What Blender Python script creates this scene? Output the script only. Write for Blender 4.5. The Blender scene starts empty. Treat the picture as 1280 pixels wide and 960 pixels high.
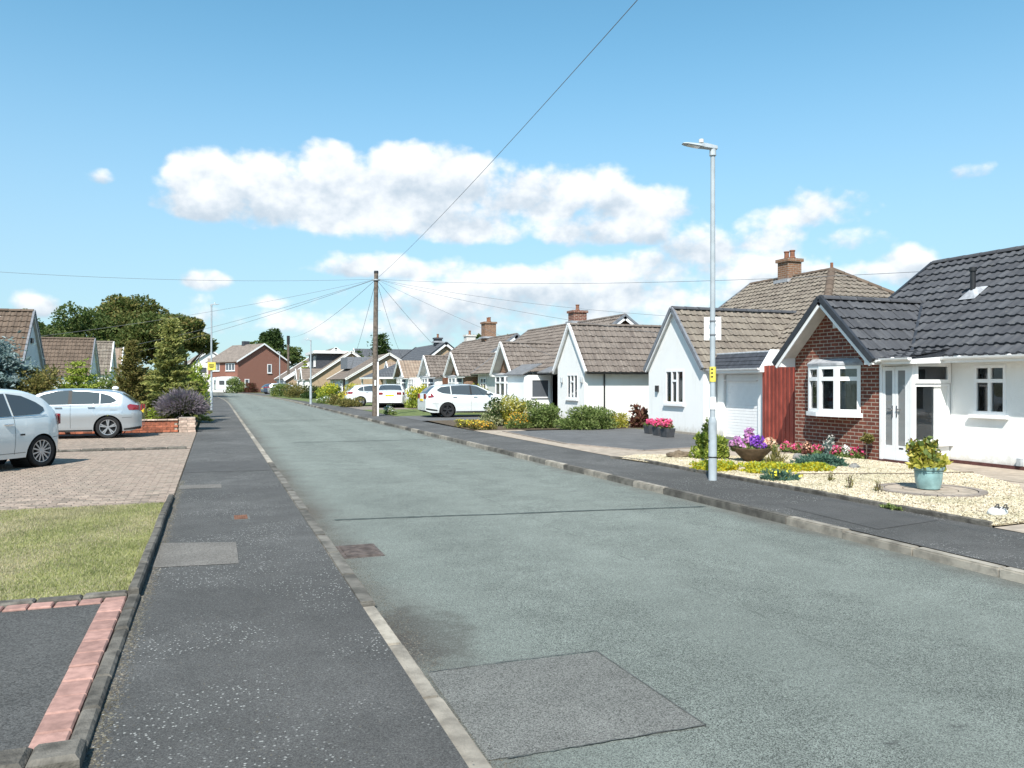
import bpy, bmesh, math, random
import numpy as np
from mathutils import Vector, Matrix
rad = math.radians
random.seed(11)
RNG = np.random.default_rng(11)
scene = bpy.context.scene
COL = scene.collection

# ---------------------------------------------------------------- camera
cam_data = bpy.data.cameras.new('camera')
cam_data.lens = 28.125; cam_data.sensor_width = 36.0; cam_data.clip_end = 6000; cam_data.clip_start = 0.05
cam = bpy.data.objects.new('camera', cam_data); COL.objects.link(cam)
cam.location = (0, 0, 1.65)
cam.rotation_euler = (rad(90 - 0.115), 0, -math.atan(0.372))
scene.camera = cam

# ---------------------------------------------------------------- light
SUN_AZ = 31.0      # degrees from straight behind the camera's road axis towards the left
SUN_EL = 48.0
sdir = Vector((-math.sin(rad(SUN_AZ)) * math.cos(rad(SUN_EL)), -math.cos(rad(SUN_AZ)) * math.cos(rad(SUN_EL)), math.sin(rad(SUN_EL))))
sun_data = bpy.data.lights.new('sun', 'SUN')
sun_data.energy = 4.6; sun_data.angle = rad(0.53); sun_data.color = (1.0, 0.955, 0.88)
sun = bpy.data.objects.new('sun', sun_data); COL.objects.link(sun)
sun.rotation_euler = sdir.to_track_quat('Z', 'Y').to_euler()
sun.location = (0, 0, 60)
vs = scene.view_settings
vs.view_transform = 'Standard'; vs.look = 'None'; vs.gamma = 1.0; vs.use_curve_mapping = False
vs.exposure = 0.70
scene.cycles.use_denoising = True
scene.cycles.max_bounces = 6; scene.cycles.transparent_max_bounces = 12
scene.cycles.sample_clamp_indirect = 6.0

# ---------------------------------------------------------------- sky with clouds (direction space, the same all round)
world = bpy.data.worlds.new('World'); scene.world = world; world.use_nodes = True
world.cycles.sampling_method = 'MANUAL'; world.cycles.sample_map_resolution = 256
SKY_STRENGTH = 0.108
def build_world():
    nt = world.node_tree; nt.nodes.clear(); N = nt.nodes; L = nt.links
    def mth(op, a, b=None, c=None, clamp=False):
        n = N.new('ShaderNodeMath'); n.operation = op; n.use_clamp = clamp
        for i, v in enumerate((a, b, c)):
            if v is None: continue
            if isinstance(v, (int, float)): n.inputs[i].default_value = v
            else: L.new(v, n.inputs[i])
        return n.outputs[0]
    def ramp(v, a, b):
        n = N.new('ShaderNodeMapRange'); n.interpolation_type = 'SMOOTHSTEP'
        L.new(v, n.inputs['Value']); n.inputs['From Min'].default_value = a; n.inputs['From Max'].default_value = b
        return n.outputs['Result']
    sky = N.new('ShaderNodeTexSky'); sky.sky_type = 'NISHITA'; sky.sun_disc = False
    sky.sun_elevation = rad(SUN_EL)
    sky.sun_rotation = math.atan2(sdir.x, sdir.y)
    sky.air_density = 1.0; sky.dust_density = 0.35; sky.ozone_density = 1.6
    tc = N.new('ShaderNodeTexCoord'); sep = N.new('ShaderNodeSeparateXYZ'); L.new(tc.outputs['Generated'], sep.inputs[0])
    x, y, z = sep.outputs
    az = mth('ARCTAN2', x, y)                   # 0 along the road, + to the right
    el = mth('ARCSINE', z)
    def coords(du, dv, k=1.0):
        c = N.new('ShaderNodeCombineXYZ')
        L.new(mth('MULTIPLY', mth('ADD', az, du), k), c.inputs[0]); L.new(mth('MULTIPLY', mth('ADD', el, dv), k * 1.35), c.inputs[1])
        return c.outputs[0]
    def noise(vec, s, det, ro=0.55, z=0.0):
        m = N.new('ShaderNodeTexNoise'); m.noise_dimensions = '2D'
        L.new(vec, m.inputs['Vector']); m.inputs['Scale'].default_value = s; m.inputs['Detail'].default_value = det; m.inputs['Roughness'].default_value = ro
        return m.outputs['Fac']
    # cumulus banks: azimuth, elevation, half width, half height, weight   (radians)
    banks = [(0.14, 0.208, 0.2078, 0.0551, 1.5), (-0.005, 0.226, 0.0509, 0.0486, 1.25), (0.06, 0.24, 0.053, 0.0454, 1.25), (0.135, 0.247, 0.0604, 0.0443, 1.31), (0.217, 0.248, 0.0604, 0.0475, 1.31), (0.291, 0.241, 0.0636, 0.0454, 1.25), (0.002, 0.2, 0.0562, 0.0302, 1.0), (0.376, 0.219, 0.0795, 0.0475, 1.19), (0.276, 0.19, 0.1367, 0.0367, 1.25), (0.451, 0.228, 0.0837, 0.0432, 0.78), (0.505, 0.21, 0.0721, 0.0389, 1.06), (0.471, 0.183, 0.0996, 0.0302, 1.0), (0.51, 0.137, 0.103, 0.026, 0.85), (0.59, 0.156, 0.052, 0.039, 1.05), (0.715, 0.194, 0.075, 0.034, 1.0), (0.67, 0.168, 0.068, 0.038, 0.75), (0.745, 0.163, 0.051, 0.023, 0.5), (0.81, 0.125, 0.037, 0.031, 1.1), (0.217, 0.138, 0.108, 0.02, 0.7), (-0.009, 0.117, 0.037, 0.019, 0.95), (0.06, 0.095, 0.033, 0.014, 0.85), (0.356, 0.092, 0.25, 0.03, 0.7), (0.356, 0.132, 0.12, 0.018, 0.5), (-0.122, 0.222, 0.019, 0.012, 0.75), (0.882, 0.222, 0.028, 0.013, 0.7), (-0.181, 0.08, 0.025, 0.017, 0.7), (0.711, 0.118, 0.123, 0.026, 0.75), (0.476, 0.105, 0.296, 0.046, 0.85), (0.336, 0.068, 0.42, 0.04, 0.55), (0.611, 0.128, 0.159, 0.033, 0.8)]
    # beyond these the same fair-weather cumulus band goes on all round, from noise alone
    v1 = coords(0, 0)
    n1 = noise(v1, 9.0, 8.0, 0.60)
    n1b = noise(coords(-0.006, 0.022), 9.0, 4.0, 0.55)
    rnd = noise(v1, 2.1, 1.0, 0.4)
    ring = mth('SUBTRACT', mth('MULTIPLY', mth('SUBTRACT', rnd, 0.47), 7.0), mth('ABSOLUTE', mth('MULTIPLY', mth('SUBTRACT', el, 0.16), 9.0)))
    away = ramp(mth('ABSOLUTE', mth('SUBTRACT', az, 0.356)), 0.66, 0.9)
    acc = mth('SUBTRACT', mth('MULTIPLY', mth('ADD', ring, 1.0), away), 1.0)
    hgt = None
    vor = N.new('ShaderNodeTexVoronoi'); vor.voronoi_dimensions = '2D'; vor.feature = 'SMOOTH_F1'; vor.inputs['Scale'].default_value = 24.0; vor.inputs['Smoothness'].default_value = .6; vor.inputs['Detail'].default_value = 2.0; vor.inputs['Roughness'].default_value = .6; L.new(v1, vor.inputs['Vector'])
    num = 0.0; den = 0.02
    for (a, e, ra, re, w) in banks:
        dx = mth('MULTIPLY_ADD', az, 1 / ra, -a / ra)
        dy = mth('MULTIPLY_ADD', el, 1 / re, -e / re)
        dyr = dy
        dy = mth('MAXIMUM', dy, mth('MULTIPLY', dy, -1.7))          # flat base
        r2 = mth('MULTIPLY_ADD', dx, dx, mth('MULTIPLY', dy, dy))
        g = mth('MULTIPLY_ADD', r2, -w, w)
        gp = mth('MAXIMUM', mth('ADD', g, 0.35), 0.0); gp = mth('MULTIPLY', gp, gp); num = mth('MULTIPLY_ADD', gp, dyr, num); den = mth('ADD', den, gp)
        acc = mth('SMOOTH_MAX', acc, g, 0.3)
    acc = mth('MAXIMUM', acc, -1.3)
    dysel = mth('DIVIDE', num, den)
    d0 = mth('ADD', mth('MULTIPLY_ADD', acc, 1.3, 0.10), mth('ADD', mth('MULTIPLY', mth('SUBTRACT', n1, 0.50), 3.2), mth('MULTIPLY', mth('SUBTRACT', 0.40, vor.outputs['Distance']), 0.75)))
    cover = ramp(d0, -0.30, 0.85)
    lit = ramp(mth('ADD', mth('MULTIPLY', mth('SUBTRACT', n1, n1b), 1.9), mth('MULTIPLY', dysel, 0.50)), -0.46, 0.42)
    base = N.new('ShaderNodeMix'); base.data_type = 'RGBA'
    base.inputs['A'].default_value = (3.4, 4.0, 4.6, 1); base.inputs['B'].default_value = (6.3, 6.4, 6.5, 1)
    L.new(lit, base.inputs['Factor'])
    hz = N.new('ShaderNodeMix'); hz.data_type = 'RGBA'          # whitening of the sky towards the horizon (summer haze)
    tint = N.new('ShaderNodeMix'); tint.data_type = 'RGBA'; tint.blend_type = 'MULTIPLY'; tint.inputs['Factor'].default_value = 1.0
    L.new(sky.outputs[0], tint.inputs['A']); tint.inputs['B'].default_value = (0.77, 1.20, 1.14, 1)
    L.new(tint.outputs['Result'], hz.inputs['A'])
    hz.inputs['B'].default_value = (2.75, 3.25, 4.3, 1)
    L.new(mth('MULTIPLY', ramp(el, 0.46, 0.0), 0.72), hz.inputs['Factor'])
    mix = N.new('ShaderNodeMix'); mix.data_type = 'RGBA'
    L.new(mth('MULTIPLY', cover, 0.95), mix.inputs['Factor']); L.new(hz.outputs['Result'], mix.inputs['A']); L.new(base.outputs['Result'], mix.inputs['B'])
    bg = N.new('ShaderNodeBackground'); bg.inputs['Strength'].default_value = SKY_STRENGTH
    L.new(mix.outputs['Result'], bg.inputs['Color'])
    out = N.new('ShaderNodeOutputWorld'); L.new(bg.outputs[0], out.inputs[0])
build_world()

# ---------------------------------------------------------------- materials
MATS = {}
class NT:
    def __init__(s, name):
        s.m = bpy.data.materials.new(name); s.m.use_nodes = True
        s.N = s.m.node_tree.nodes; s.L = s.m.node_tree.links; s.N.clear()
        s.out = s.N.new('ShaderNodeOutputMaterial'); s.b = s.N.new('ShaderNodeBsdfPrincipled')
        s.L.new(s.b.outputs[0], s.out.inputs[0]); MATS[name] = s.m
    def set(s, sock, v):
        if isinstance(v, bpy.types.NodeSocket): s.L.new(v, sock)
        elif isinstance(v, tuple) and len(v) == 3 and sock.type == 'RGBA': sock.default_value = (*v, 1)
        else: sock.default_value = v
    def math(s, op, a, b=0.0, clamp=False):
        n = s.N.new('ShaderNodeMath'); n.operation = op; n.use_clamp = clamp
        s.set(n.inputs[0], a); s.set(n.inputs[1], b); return n.outputs[0]
    def pos(s): 
        return s.N.new('ShaderNodeNewGeometry').outputs['Position']
    def obj(s): return s.N.new('ShaderNodeTexCoord').outputs['Object']
    def sep(s, v):
        n = s.N.new('ShaderNodeSeparateXYZ'); s.L.new(v, n.inputs[0]); return n.outputs
    def comb(s, x, y, z=0.0):
        n = s.N.new('ShaderNodeCombineXYZ'); s.set(n.inputs[0], x); s.set(n.inputs[1], y); s.set(n.inputs[2], z); return n.outputs[0]
    def noise(s, v, sc, det=4.0, ro=0.55):
        n = s.N.new('ShaderNodeTexNoise'); s.L.new(v, n.inputs['Vector']); n.inputs['Scale'].default_value = sc
        n.inputs['Detail'].default_value = det; n.inputs['Roughness'].default_value = ro; return n.outputs['Fac']
    def voro(s, v, sc, out='Distance'):
        n = s.N.new('ShaderNodeTexVoronoi'); s.L.new(v, n.inputs['Vector']); n.inputs['Scale'].default_value = sc; return n.outputs[out]
    def rng(s, v, a, b, lo=0.0, hi=1.0, smooth=True):
        n = s.N.new('ShaderNodeMapRange'); s.L.new(v, n.inputs['Value'])
        if smooth: n.interpolation_type = 'SMOOTHSTEP'
        n.inputs['From Min'].default_value = a; n.inputs['From Max'].default_value = b
        n.inputs['To Min'].default_value = lo; n.inputs['To Max'].default_value = hi; return n.outputs['Result']
    def mix(s, f, a, b, mode='MIX'):
        n = s.N.new('ShaderNodeMix'); n.data_type = 'RGBA'; n.blend_type = mode
        s.set(n.inputs['Factor'], f); s.set(n.inputs['A'], a); s.set(n.inputs['B'], b); return n.outputs['Result']
    def bump(s, h, st, dist=0.02):
        n = s.N.new('ShaderNodeBump'); s.L.new(h, n.inputs['Height']); n.inputs['Strength'].default_value = st; n.inputs['Distance'].default_value = dist
        s.L.new(n.outputs[0], s.b.inputs['Normal'])
    def fin(s, col, rough=0.8, spec=0.3, metal=0.0):
        s.set(s.b.inputs['Base Color'], col); s.set(s.b.inputs['Roughness'], rough)
        s.b.inputs['Specular IOR Level'].default_value = spec; s.b.inputs['Metallic'].default_value = metal
        return s.m
    def orand(s): return s.N.new('ShaderNodeObjectInfo').outputs['Random']
    def island(s): return s.N.new('ShaderNodeNewGeometry').outputs['Random Per Island']

def plain(name, c, var=0.12, scale=6.0, rough=0.7, spec=0.3, bump=0.0, bscale=60.0, metal=0.0, orand=0.0, coat=0.0):
    t = NT(name); p = t.pos()
    n = t.noise(p, scale, 5)
    lo = tuple(v * (1 - var) for v in c); hi = tuple(min(1, v * (1 + var)) for v in c)
    col = t.mix(t.rng(n, .3, .7), lo, hi)
    if orand:
        col = t.mix(1.0, col, t.mix(t.orand(), (1 - orand,) * 3, (1 + orand * .6,) * 3), 'MULTIPLY')
    if bump: t.bump(t.noise(p, bscale, 4), bump, 0.01)
    t.fin(col, rough, spec, metal)
    if coat: t.b.inputs['Coat Weight'].default_value = coat; t.b.inputs['Coat Roughness'].default_value = 0.04
    return t.m

def asphalt(name, c, green=None, grit=0.5, grit_scale=190.0, patches=0.25, speck=0.0, edge=None):
    t = NT(name); p = t.pos()
    big = t.noise(p, 0.35, 5); mid = t.noise(p, 2.4, 6, .62); v = t.voro(p, grit_scale, 'Color'); fine = t.noise(p, grit_scale * 1.7, 3, .7)
    vs_ = t.sep(v)[0]
    col = t.mix(t.rng(big, .3, .7), tuple(k * (1 - patches * .6) for k in c), tuple(k * (1 + patches * .5) for k in c))
    col = t.mix(t.rng(mid, .28, .72, 0, .55), col, tuple(k * .62 for k in c))
    col = t.mix(1.0, col, t.mix(t.rng(vs_, 0, 1, 0, 1, False), (1 - grit,) * 3, (1 + grit * 1.1,) * 3), 'MULTIPLY')
    pit = t.rng(t.voro(p, grit_scale * .45), .16, .05); pz = t.rng(t.noise(p, 1.7, 6, .7), .48, .66)
    col = t.mix(t.math('MULTIPLY', pit, t.math('MULTIPLY', pz, .85)), col, tuple(k * .22 for k in c))
    if speck:
        vd = t.voro(p, 46.0); vr = t.sep(t.voro(p, 46.0, 'Color'))[1]
        wh = t.math('MULTIPLY', t.rng(vd, .34, .18), t.math('GREATER_THAN', vr, .62))
        zone = t.rng(t.noise(p, .9, 5, .6), .44, .58, .12, 1)
        col = t.mix(t.math('MULTIPLY', t.math('MULTIPLY', wh, zone), speck), col, (.50, .50, .47))
        col = t.mix(t.rng(t.noise(p, 1.1, 6, .68), .60, .78, 0, .4), col, (.17, .165, .155))
    if edge:
        # soil and dark leaf litter that collects along the channel by the kerbs
        X, Y, Z = t.sep(p)
        wob = t.math('ADD', X, t.math('MULTIPLY', t.math('SUBTRACT', t.noise(p, 1.3, 5, .65), .5), 1.1))
        e1 = t.rng(wob, edge[0] + .55, edge[0] - .05); e2 = t.rng(wob, edge[1] - .35, edge[1] + .12)
        dn = t.rng(t.noise(p, .55, 5, .6), .38, .66)
        dirt = t.math('MULTIPLY', t.math('MAXIMUM', e1, e2), t.math('ADD', t.math('MULTIPLY', dn, .55), .42))
        col = t.mix(dirt, col, (.105, .096, .084))
        sx = t.math('DIVIDE', t.math('SUBTRACT', X, 1.28), .34); sy = t.math('DIVIDE', t.math('SUBTRACT', Y, 5.15), .62)
        st = t.math('ADD', t.math('MULTIPLY', sx, sx), t.math('MULTIPLY', sy, sy)); st = t.math('ADD', st, t.math('MULTIPLY', t.math('SUBTRACT', t.noise(p, 6, 8, .72), .5), 5.0))
        col = t.mix(t.math('MULTIPLY', t.rng(st, 1.5, .1, 0, .9), t.rng(t.noise(p, 55, 5, .75), .36, .60, .25, 1)), col, (.058, .048, .042))
        tr = t.math('SINE', t.math('ADD', t.math('MULTIPLY', X, 3.9), t.math('MULTIPLY', t.noise(p, .25, 3), 3.0)))
        col = t.mix(t.rng(tr, -.2, .9, 0, .22), col, tuple(k * 1.22 for k in c))
        seam = t.math('ABSOLUTE', t.math('SUBTRACT', X, t.math('ADD', 3.62, t.math('MULTIPLY', t.math('SUBTRACT', t.noise(p, 1.2, 5, .6), .5), .12))))
        col = t.mix(t.math('MULTIPLY', t.rng(seam, .018, .004), t.rng(t.noise(p, 2.3, 4), .42, .6, 0, .55)), col, tuple(k * .45 for k in c))
        # wear: dark bald streaks along the wheel tracks
        bald = t.rng(t.noise(t.comb(t.math('MULTIPLY', X, 2.2), t.math('MULTIPLY', Y, 3.4)), 1.0, 8, .72), .60, .70)
        col = t.mix(t.math('MULTIPLY', bald, t.math('MULTIPLY', t.rng(t.noise(p, .28, 3), .40, .58), .75)), col, (.065, .068, .066))
    t.bump(fine, .8, .008)
    return t.fin(col, .88, .25)

def wallmat(name, c):
    """painted roughcast: pale, with faint rain streaks, patched tone and splashed soil where the wall meets the ground"""
    t = NT(name); p = t.pos(); x, y, z = t.sep(p)
    st = t.noise(t.comb(t.math('MULTIPLY', t.math('ADD', x, y), 3.2), t.math('MULTIPLY', z, .28)), 1.6, 6, .65)
    col = t.mix(t.rng(st, .50, .76, 0, .30), c, (.56, .55, .50))
    col = t.mix(t.rng(t.noise(p, .9, 5), .45, .7, 0, .16), col, (.62, .61, .57))
    lo = t.math('ADD', z, t.math('MULTIPLY', t.math('SUBTRACT', t.noise(p, 4, 6, .7), .5), .55))
    col = t.mix(t.rng(lo, .36, .10, 0, .55), col, (.40, .36, .29))
    t.bump(t.noise(p, 55, 5, .65), .5, .012)
    return t.fin(col, .92, .12)

def brick(name, cols, mortar, scale=1.0, bump=.7, objc=False):
    t = NT(name); p = t.obj() if objc else t.pos(); x, y, z = t.sep(p)
    v = t.comb(t.math('ADD', x, y), z)
    b = t.N.new('ShaderNodeTexBrick'); t.L.new(v, b.inputs['Vector'])
    b.inputs['Scale'].default_value = scale; b.inputs['Brick Width'].default_value = .225; b.inputs['Row Height'].default_value = .078
    b.inputs['Mortar Size'].default_value = .011; b.inputs['Mortar Smooth'].default_value = .3; b.inputs['Bias'].default_value = -.1
    t.set(b.inputs['Color1'], cols[0]); t.set(b.inputs['Color2'], cols[1]); t.set(b.inputs['Mortar'], mortar)
    col = t.mix(t.rng(t.noise(p, 9, 5), .35, .7, 0, .45), b.outputs['Color'], cols[2])
    t.bump(t.math('SUBTRACT', 1.0, b.outputs['Fac']), bump, .008)
    return t.fin(col, .85, .2)

def leafmat(name, cols, trans=.25, rough=.6):
    t = NT(name); r = t.N.new('ShaderNodeValToRGB'); t.L.new(t.island(), r.inputs[0])
    r.color_ramp.interpolation = 'LINEAR'
    els = r.color_ramp.elements
    while len(els) < len(cols): els.new(.5)
    for i, c in enumerate(cols):
        els[i].position = i / (len(cols) - 1); els[i].color = (*c, 1)
    big = t.noise(t.pos(), 1.6, 3)
    col = t.mix(t.rng(big, .35, .65, 0, .5), r.outputs[0], t.mix(1.0, r.outputs[0], (.55, .6, .5), 'MULTIPLY'))
    if trans: col = t.mix(1.0, col, (1.22, 1.22, 1.22), 'MULTIPLY'); trans = min(.45, trans * 1.6)
    t.fin(col, rough, .25)
    tr = t.N.new('ShaderNodeBsdfTranslucent'); t.L.new(col, tr.inputs[0])
    ms = t.N.new('ShaderNodeMixShader'); ms.inputs[0].default_value = trans
    t.L.new(t.b.outputs[0], ms.inputs[1]); t.L.new(tr.outputs[0], ms.inputs[2]); t.L.new(ms.outputs[0], t.out.inputs[0])
    return t.m

def tilemat(name, c1, c2, lichen=None, objrand=True):
    """concrete roof tile: colour varies from tile to tile and is weathered"""
    t = NT(name); p = t.pos()
    rnd = t.math('FRACT', t.math('ADD', t.island(), t.orand()))
    col = t.mix(rnd, c1, c2)
    col = t.mix(t.rng(t.noise(p, 2.2, 6, .65), .35, .7, 0, .5), col, tuple(k * .7 for k in c1))
    if lichen: col = t.mix(t.rng(t.noise(p, 7, 6, .7), .56, .72, 0, .65), col, lichen)
    t.bump(t.noise(p, 70, 3), .35, .006)
    return t.fin(col, .92, .2)

def farroof(name, c1, c2, axis):
    """roof too far away for single tiles: courses as relief, their lap shade painted as dark lines; axis 0: slope runs along X, 1: along Y"""
    t = NT(name); p = t.pos(); x, y, z = t.sep(p)
    u = (y, x)[axis]
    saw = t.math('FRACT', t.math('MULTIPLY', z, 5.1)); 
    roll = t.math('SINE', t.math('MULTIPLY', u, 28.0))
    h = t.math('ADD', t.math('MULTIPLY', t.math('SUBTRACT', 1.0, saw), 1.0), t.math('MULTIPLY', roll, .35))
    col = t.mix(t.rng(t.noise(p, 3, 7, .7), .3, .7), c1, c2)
    col = t.mix(t.rng(saw, .16, .0, 0, .7), col, tuple(k * .35 for k in c1))  # shade at each course lap, painted into the colour as a dark line
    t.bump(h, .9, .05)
    return t.fin(col, .85, .25)

def glassmat(name, tint=(.03, .035, .04), alpha=.55, rough=.02):
    t = NT(name); t.fin(tint, .05, .5)
    t.N.remove(t.b)
    gl = t.N.new('ShaderNodeBsdfGlossy'); gl.inputs['Roughness'].default_value = rough; gl.inputs['Color'].default_value = (.95, .97, 1, 1)
    df = t.N.new('ShaderNodeBsdfDiffuse'); df.inputs['Color'].default_value = (*tint, 1)
    tp = t.N.new('ShaderNodeBsdfTransparent'); tp.inputs['Color'].default_value = (.82, .86, .86, 1)
    fr = t.N.new('ShaderNodeFresnel'); fr.inputs['IOR'].default_value = 1.7
    m1 = t.N.new('ShaderNodeMixShader'); m1.inputs[0].default_value = alpha; t.L.new(df.outputs[0], m1.inputs[1]); t.L.new(tp.outputs[0], m1.inputs[2])
    m2 = t.N.new('ShaderNodeMixShader'); t.L.new(fr.outputs[0], m2.inputs[0]); t.L.new(m1.outputs[0], m2.inputs[1]); t.L.new(gl.outputs[0], m2.inputs[2])
    t.L.new(m2.outputs[0], t.out.inputs[0]); return t.m

asphalt('road', (.186, .206, .184), grit=.78, grit_scale=210, patches=.22, edge=(1.12, 6.2))
asphalt('road_patch', (.180, .180, .166), grit=.6, grit_scale=190, patches=.2, speck=.15)
asphalt('pavement', (.102, .100, .096), grit=.42, grit_scale=200, patches=.42, speck=.85)
asphalt('pavement_patch', (.185, .172, .155), grit=.35, grit_scale=110, patches=.2)
asphalt('drive_tarmac', (.098, .097, .093), grit=.45, grit_scale=120, patches=.2)
asphalt('pavement_new', (.100, .098, .095), grit=.35, grit_scale=200, patches=.2)
asphalt('drive_grey', (.135, .135, .135), grit=.25, grit_scale=120, patches=.2)
plain('tar', (.105, .108, .10), .3, 9, .7)
plain('tar_joint', (.065, .078, .072), .35, 14, .85, bump=.5)
plain('kerb', (.30, .27, .225), .3, 7, .9, bump=.6, bscale=90, orand=.25)
plain('kerb_dark', (.135, .125, .108), .4, 5, .9, bump=.7, bscale=80, orand=.3)
plain('edging', (.115, .105, .09), .45, 8, .95, bump=.9, bscale=60, orand=.3)
plain('red_paver', (.36, .21, .175), .20, 16, .85, bump=.2, bscale=240, orand=.22)
plain('block_paver', (.30, .236, .19), .22, 10, .88, bump=.4, bscale=120, orand=.22)
plain('block_paver_b', (.245, .20, .16), .22, 10, .88, bump=.4, bscale=120, orand=.22)
plain('slab', (.36, .30, .24), .18, 6, .9, bump=.4, bscale=90, orand=.12)
plain('slab_ring', (.26, .22, .19), .18, 8, .9, bump=.4, bscale=90, orand=.15)
plain('soil', (.10, .075, .05), .35, 12, .95, bump=.9, bscale=40)
plain('lawn_soil', (.26, .24, .13), .3, 3, .95, bump=.5, bscale=120)
plain('far_lawn', (.12, .15, .05), .3, 4, .95, bump=.5, bscale=60)
plain('ground', (.13, .13, .07), .3, .4, .95)
plain('gravel_base', (.36, .29, .19), .3, 30, .95, bump=1.0, bscale=70)
wallmat('render_white', (.80, .80, .785))
plain('render_blue', (.70, .72, .72), .05, 2.0, .9, .15, bump=.3, bscale=45)
plain('upvc', (.80, .80, .80), .03, 5, .35, .5)
plain('upvc_grey', (.62, .62, .60), .06, 5, .5, .4)
plain('soffit', (.62, .60, .56), .08, 5, .6, .3)
plain('black_plastic', (.02, .02, .022), .2, 8, .45, .4)
plain('barge_dark', (.032, .035, .042), .2, 8, .5, .4)
plain('barge_grey', (.16, .17, .19), .2, 8, .6, .4)
plain('fence_red', (.36, .075, .05), .22, 3.5, .75, orand=.3, bump=.4, bscale=40)
plain('door_brown', (.055, .02, .014), .2, 4, .5)
plain('garage_brown', (.17, .065, .03), .2, 4, .6, orand=.15)
plain('plinth_dark', (.085, .035, .032), .25, 8, .85)
plain('mortar_white', (.55, .53, .50), .15, 12, .9)
plain('wire', (.15, .155, .165), .1, 9, .6)
plain('wood_pole', (.13, .105, .085), .35, 9, .9, bump=.8, bscale=50)
plain('galv', (.42, .45, .47), .10, 9, .48, .5, metal=.35)
plain('lamp_paint', (.35, .39, .42), .10, 5, .5, .4)
plain('white_paint', (.80, .80, .80), .03, 6, .5)
plain('yellow_sign', (.70, .58, .10), .05, 6, .5)
plain('tyre', (.018, .018, .019), .2, 20, .85)
plain('alloy', (.55, .56, .58), .05, 10, .28, .5, metal=.8)
plain('dark_alloy', (.06, .06, .065), .1, 10, .35, .5, metal=.6)
plain('car_silver', (.46, .49, .51), .02, 1, .30, .5, metal=.55, coat=.9)
plain('car_white', (.72, .75, .75), .02, 1, .3, .5, coat=.9)
plain('car_pearl', (.70, .73, .72), .02, 1, .3, .5, metal=.1, coat=.9)
plain('car_black', (.02, .02, .022), .1, 1, .25, .5, coat=.9)
plain('car_blue', (.05, .075, .12), .1, 1, .25, .5, coat=.9)
plain('car_trim', (.02, .02, .02), .1, 9, .55)
plain('tail_red', (.22, .01, .014), .1, 8, .15, .6, coat=1)
plain('lamp_clear', (.62, .64, .66), .1, 8, .12, .6, coat=1)
plain('chrome', (.7, .7, .72), .02, 8, .12, .6, metal=1)
plain('plate_yellow', (.78, .55, .03), .03, 6, .5)
plain('rust_bright', (.17, .085, .055), .3, 12, .85, bump=.6)
plain('rust_iron', (.105, .085, .077), .35, 14, .85, bump=.8, bscale=60)
plain('stone', (.19, .185, .175), .35, 9, .9, bump=1, bscale=22)
plain('stone_brown', (.15, .115, .08), .35, 9, .9, bump=1, bscale=22)
plain('stone_white', (.66, .66, .64), .12, 9, .85, bump=1, bscale=22)
plain('pot_teal', (.20, .33, .33), .2, 9, .35, .5, coat=.4)
plain('pot_grey', (.06, .063, .07), .2, 9, .6)
plain('bowl_brown', (.17, .115, .07), .3, 9, .8, bump=.5)
plain('bark', (.085, .065, .05), .35, 14, .95, bump=1, bscale=25)
plain('chimney_pot', (.22, .10, .06), .2, 9, .85)
plain('slate_light', (.17, .17, .175), .2, 5, .7)
plain('slate_dark', (.055, .058, .068), .2, 5, .6)
plain('lead', (.32, .33, .35), .2, 9, .6)
plain('curtain', (.70, .70, .67), .08, 9, .9)
plain('interior', (.62, .60, .56), .1, 2, .9)
plain('digit_black', (.015, .015, .015), .1, 9, .6)
plain('timber_edge', (.13, .105, .075), .3, 9, .9)
brick('brick_red', ((.215, .068, .043), (.13, .043, .031), (.085, .036, .03)), (.40, .34, .28))
brick('brick_brown', ((.25, .13, .075), (.19, .095, .055), (.14, .07, .045)), (.32, .28, .23))
brick('brick_tan', ((.40, .285, .175), (.34, .235, .14), (.30, .21, .13)), (.42, .37, .30))
brick('brick_far', ((.30, .085, .05), (.25, .07, .045), (.21, .06, .04)), (.30, .17, .13))
plain('low_brick', (.38, .13, .075), .28, 10, .9, bump=.6, bscale=80, orand=.35)
plain('low_brick_pale', (.50, .38, .31), .25, 10, .9, bump=.6, bscale=80, orand=.3)
plain('mortar', (.36, .32, .27), .15, 14, .95)
tilemat('tile_dark', (.062, .064, .072), (.094, .097, .106), lichen=(.125, .125, .12))
tilemat('tile_brown', (.225, .195, .16), (.15, .125, .105), lichen=(.36, .32, .26))
tilemat('tile_mid', (.20, .17, .148), (.13, .108, .095), lichen=(.34, .31, .28))
tilemat('tile_red', (.155, .115, .088), (.105, .078, .06), lichen=(.23, .20, .155))
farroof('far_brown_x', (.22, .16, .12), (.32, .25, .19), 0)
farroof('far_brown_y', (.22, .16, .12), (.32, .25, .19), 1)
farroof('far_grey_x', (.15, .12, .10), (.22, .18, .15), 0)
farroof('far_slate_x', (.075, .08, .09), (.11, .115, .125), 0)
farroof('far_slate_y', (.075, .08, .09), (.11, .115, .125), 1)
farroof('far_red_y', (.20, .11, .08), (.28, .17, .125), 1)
glassmat('glass', alpha=.8)
glassmat('glass_dark', tint=(.09, .10, .115), alpha=.0)
glassmat('glass_pale', tint=(.34, .35, .35), alpha=.35)  # pale tint painted in for the daylit porch behind the door panes
glassmat('car_glass', tint=(.055, .066, .072), alpha=.0, rough=.02)
leafmat('leaf_green', [(.09, .135, .032), (.165, .215, .065), (.26, .30, .12)])
leafmat('leaf_dark', [(.022, .045, .014), (.04, .075, .02), (.075, .11, .03)])
leafmat('leaf_tree', [(.045, .08, .02), (.085, .125, .034), (.15, .17, .055)])
leafmat('leaf_tree_warm', [(.05, .08, .02), (.10, .135, .036), (.18, .18, .06)])
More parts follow.
